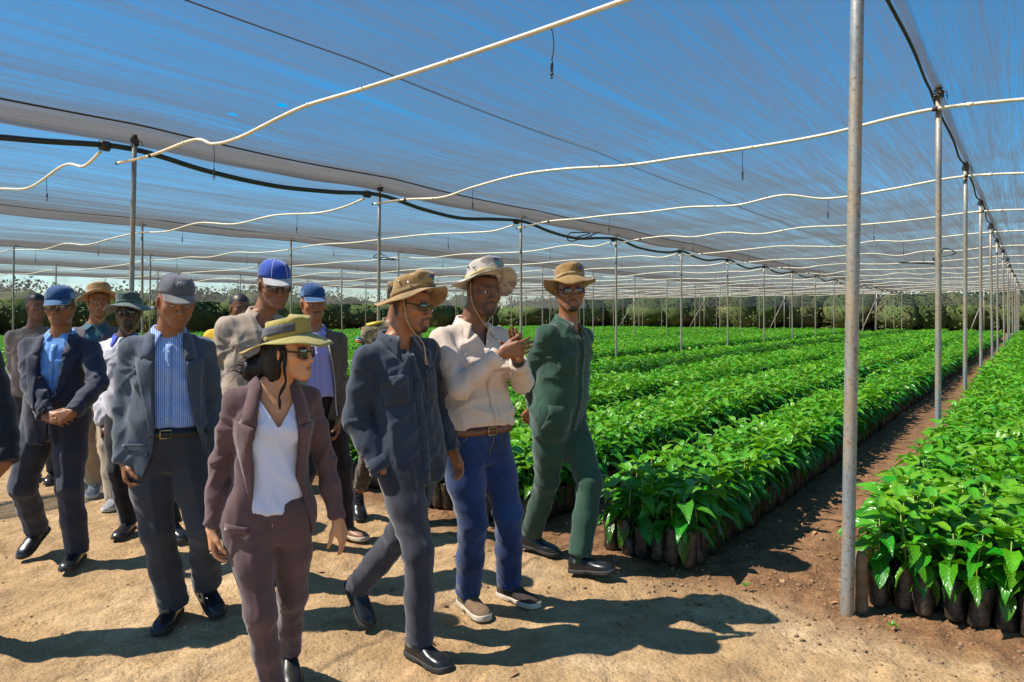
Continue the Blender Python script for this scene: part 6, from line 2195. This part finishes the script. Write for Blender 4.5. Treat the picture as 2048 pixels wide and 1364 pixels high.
# ---- soldier in camouflage, mostly hidden behind the man in mid-stride
def soldier():
    D = 5.30
    s = skeleton(1.78, P3(776, 800, D), P3(786, 650, D), P3(800, 596, D), 28, 25, (60, 0, 0),
        {'R': (ground_at(722, 1046), 20, 22), 'L': (ground_at(858, 1052), 50, 0)},
        {'R': dict(wrist=P3(765, 830, 5.1), pole=(.35, -1, 0), curl=28), 'L': dict(wrist=P3(835, 830, 5.2), pole=(.35, -1, 0), curl=28)},
        (P3(776, 800, D).x, D, 0), sw=1.02)
    o = person_body('person', s, SKIN_B, dict(hair_a=.95), 1.4)
    name_person(o, 'soldier in brown camouflage mostly hidden behind the man in mid-stride')
    cm = cloth('camouflage', (.16, .115, .055), .9, camo=((.050, .040, .024), (.25, .19, .10)), speck=.2)
    dk = cloth('dark_camouflage', (.060, .040, .026), .9, camo=((.022, .017, .013), (.10, .07, .04)), speck=.2)
    trousers(s, o, dk, (.100, .092, .076, .070, .058), res=.013, seed=121, hem=-.10, crease=0)
    pr = refit(cutprof(SHIRT_P, -.12), s, .018, 0, .01, 1.03)
    sh = top_garment('shirt', s, o, cm, pr, (.078, .072, .062, .056, .046), .011, .060, .006, 0, None, 123, 1.0)
    shirt_collar(s, sh, cm, .070)
    # coloured shoulder slide and sleeve badge
    yel = simple_mat('yellow_braid', (.60, .42, .03), .7, .3, 80)
    a, b = s.N + s.U * .015, s.sh['R'] + s.U * .050 * s.k
    MB().tube([a * .45 + b * .55 + s.U * .012, b + s.U * .012 - s.S * .02], [.030, .034], 12, True, .5, tuple(s.U)).build('shoulder_slide', yel, sh)
    q = s.sh['R'] - s.S * .072 * s.k - s.U * .035
    for i, c in enumerate(((.03, .20, .42), (.55, .45, .36), (.60, .09, .02))):
        m = simple_mat('badge_thread', c, .8, .2, 60)
        z = -.014 * i
        MB().tube([q + s.U * (z + .006) + s.S * .004, q + s.U * (z - .007) + s.S * .002], [.030, .030], 12, True, 1.0).build('sleeve_badge', m, sh)
    MB().tube([hl(s, 0, -.012, .05), hl(s, 0, -.012, .09), hl(s, 0, -.012, .125), hl(s, 0, -.012, .135)], [.088, .092, .080, .03], 20).build('field_cap', cm, o)
    shoes(s, o, DARK, SOLE, 'boot', LACE)

# ---- man in the white jacket and dark green wide-brimmed hat
def green_hat_man():
    D = 5.02
    s = skeleton(1.70, P3(262, 848, D), P3(250, 676, D + .03), P3(258, 624, D), 14, 14, (18, 6, 2),
        {'R': (ground_at(228, 1082), 4, 0), 'L': (ground_at(374, 1086), 55, 12)},
        {'R': dict(wrist=P3(207, 868, 4.95), pole=(.25, -1, 0), curl=30), 'L': dict(wrist=P3(312, 860, 5.0), pole=(.25, -1, 0), curl=28)},
        (P3(262, 848, D).x, D, 0), sw=1.0)
    o = person_body('person', s, SKIN_D, dict(goatee=.9, stubble=.4), 1.3)
    name_person(o, 'man in a white jacket and dark green wide-brimmed hat')
    wj = cloth('white_windbreaker', (.55, .53, .58), .75, speck=.08)
    trousers(s, o, cloth('black_trousers', (.010, .010, .013), .85), res=.013, seed=131)
    pr = refit(cutprof(JACKET_P, -.07), s, .002, .03, .008, 1.0)
    j = top_garment('jacket', s, o, wj, pr, (.074, .070, .062, .056, .042), .011, .056, .004, 0, None, 133, 1.4)
    royal = cloth('royal_blue_collar', (.03, .07, .45), .8)
    shirt_collar(s, j, royal, .072, .0, .03, 26, .02)
    dg = cloth('dark_green_hat', (.050, .085, .075), .9, speck=.3, camo=((.040, .075, .060), (.085, .105, .05)))
    br = cloth('grey_green_brim', (.110, .140, .120), .9, speck=.15)
    h = sun_hat(s, o, dg, cloth('teal_band', (.07, .13, .11), .9), .085, .030, .016, 1.2, .090, .050, -.03, CORD, None, False, .02)
    for c in h.children:
        if c.name.startswith('brim'): c.data.materials.clear(); c.data.materials.append(br)
    glasses(s, o, FRAME, LENS, .026, .016, .2, .100, .004)
    shoes(s, o, DARK, SOLE, 'oxford', LACE)

# ---- man in the tan hat behind, grey jacket over teal
def teal_man():
    D = 5.85
    s = skeleton(1.80, P3(192, 795, D), P3(193, 652, D + .03), P3(197, 604, D), 18, 15, (40, 4, 0),
        {'R': (ground_at(180, 1000), 20, 14), 'L': (ground_at(212, 1026), 14, 0)},
        {'R': dict(wrist=P3(160, 800, 5.8), pole=(.25, -1, 0), curl=28), 'L': dict(wrist=P3(236, 800, 5.8), pole=(.25, -1, 0), curl=28)},
        (P3(192, 795, D).x, D, 0), sw=1.0)
    o = person_body('person', s, SKIN_B, dict(stubble=.3), 1.5)
    name_person(o, 'man in a tan cord-tied hat, grey jacket and khaki trousers, half hidden at left')
    jk = cloth('grey_jacket', (.085, .075, .085), .85)
    teal = cloth('teal_shirt', (.020, .085, .125), .85)
    kh = cloth('light_khaki_trousers', (.34, .27, .185), .85)
    trousers(s, o, kh, (.100, .094, .080, .076, .074), res=.013, seed=141)
    inner_shirt(s, o, teal, .002, 1.0, .02, 0, None, True, 16, tip=.0, gap=10)
    op = edges([(-.30, -.10, .10), (.20, -.085, .09), (.42, -.06, .06), (.6, -.058, .058)])
    j = top_garment('jacket', s, o, jk, refit(cutprof(JACKET_P, -.10), s, 0, .02, .008, 1.0), SL_JACK, .012, .056, .006, 0, op, 143, 1.0)
    eyes(s, o, EYEW, IRIS, (.1, 0))
    tan = cloth('tan_camo_hat', (.30, .185, .075), .9, camo=((.22, .13, .055), (.34, .24, .11)), speck=.2)
    sun_hat(s, o, tan, cloth('pale_webbing', (.36, .26, .13), .9), .070, .012, .030, .2, .092, .050, -.05, CORD, None, False, .02)
    shoes(s, o, simple_mat('grey_trainer', (.22, .22, .23), .7, .5, 60), simple_mat('white_trainer_sole', (.5, .48, .44), .7, .2, 30), 'sneaker', BTN_W)

# ---- bareheaded man at the far left
def bare_man():
    D = 6.5
    s = skeleton(1.77, P3(70, 770, D), P3(68, 657, D), P3(74, 615, D), 40, 30, (52, 2, 0),
        {'R': (ground_at(58, 966), 20, 0), 'L': (ground_at(96, 972), 20, 10)},
        {'R': dict(wrist=P3(36, 795, 6.5), pole=(.25, -1, 0), curl=28), 'L': dict(wrist=P3(112, 795, 6.5), pole=(.25, -1, 0), curl=28)},
        (P3(70, 770, D).x, D, 0), sw=1.0)
    o = person_body('person', s, SKIN_C, dict(afro=True, stubble=.3, hair_a=1.0), 1.6)
    name_person(o, 'bareheaded man with short black hair in a taupe shirt at far left')
    trousers(s, o, cloth('charcoal_trousers', (.025, .025, .03), .85), res=.015, seed=151)
    sh = top_garment('shirt', s, o, cloth('taupe_shirt', (.17, .135, .115), .85), refit(cutprof(SHIRT_P, -.09), s, .016, .01, .008, 1.02), SL_SHIRT, .013, .058, .004, 0, None, 153, 1.0)
    eyes(s, o, EYEW, IRIS, (.1, 0))
    shoes(s, o, DARK, SOLE)

# ---- dark-haired man in a yellow vest behind the khaki shirt
def vest_man():
    D = 6.2
    s = skeleton(1.78, P3(455, 785, D), P3(468, 660, D), P3(480, 617, D), 30, 25, (40, 5, 0),
        {'R': (ground_at(440, 984), 20, 0), 'L': (ground_at(480, 988), 20, 10)},
        {'R': dict(wrist=P3(424, 805, 6.15), pole=(.25, -1, 0), curl=28), 'L': dict(wrist=P3(500, 805, 6.15), pole=(.25, -1, 0), curl=28)},
        (P3(455, 785, D).x, D, 0), sw=1.0)
    o = person_body('person', s, SKIN_C, dict(afro=True, hair_a=1.0), 1.6)
    name_person(o, 'dark-haired man in yellow and white, hidden behind the tall khaki shirt')
    trousers(s, o, cloth('slate_trousers', (.04, .04, .045), .85), res=.015, seed=161)
    top_garment('shirt', s, o, cloth('white_shirt', (.6, .58, .6), .85), refit(cutprof(SHIRT_P, -.09), s, .010, .01, .008, 1.0), SL_SHIRT, .013, .056, .004, 0, None, 163, 1.0)
    lo, hi = bounds(s); fd = Field(lo, hi, .013)
    fd.torso(s, refit(cutprof(SHIRT_P, -.06), s, .026, .01, .008, 1.03), .03)
    for x in 'LR': fd.cone(s.N - s.U * .03, s.sh[x], .045, .072, .04)
    V, Q = fd.surface(); V = relax(V, Q, 2)
    link('vest', mesh_np('vest', V, Q), o, cloth('yellow_vest', (.72, .42, .02), .8))
    shoes(s, o, DARK, SOLE)

# ---- man in black whose arm reaches into the left edge of the picture
def black_man():
    D = 3.30
    s = skeleton(1.72, P3(-125, 880, D), P3(-118, 685, D), P3(-110, 618, D), 25, 20, (30, 5, 0),
        {'R': (ground_at(-160, 1300), 20, 0), 'L': (ground_at(-80, 1310), 25, 10)},
        {'R': dict(wrist=P3(-220, 930, 3.3), pole=(.25, -1, 0), curl=28), 'L': dict(wrist=P3(18, 958, 3.22), pole=(.30, -1, 0), dir=(-.35, -.5, -.55), palm=(-.6, .3, .3), curl=[48, 44, 40, 36], thumb=.5)},
        (P3(-125, 880, D).x, D, 0), sw=1.04)
    o = person_body('person', s, SKIN_B, dict(hair_a=.95), 1.1)
    name_person(o, 'man in a black suit of whom only an arm shows at the left edge')
    suit = cloth('black_navy_suiting', (.010, .012, .018), .85, speck=.2)
    trousers(s, o, suit, res=.013, seed=171)
    inner_shirt(s, o, cloth('pale_shirt', (.5, .5, .52), .85), .002, 1.0, .02, 0, None, True, 17)
    op = edges([(-.30, -.04, .07), (-.10, -.004, .012), (.06, -.004, .014), (.34, -.060, .062), (.6, -.06, .06)])
    j = top_garment('jacket', s, o, suit, refit(cutprof(JACKET_P, -.165), s, .006, .03, .012, 1.04), (.082, .078, .070, .066, .058), .0105, .058, .012, 0, op, 173, 1.0)
    lapels(s, j, suit, op, .05, .37, .078)
    shoes(s, o, DARK, SOLE)

import time as _t
for fn in (woman, navy_man, cream_man, green_man, grey_man, pinstripe_man, khaki_man, brown_man, soldier, green_hat_man, teal_man, bare_man, vest_man, black_man):
    t0 = _t.time()
    fn()
    print(fn.__name__, round(_t.time() - t0, 2))
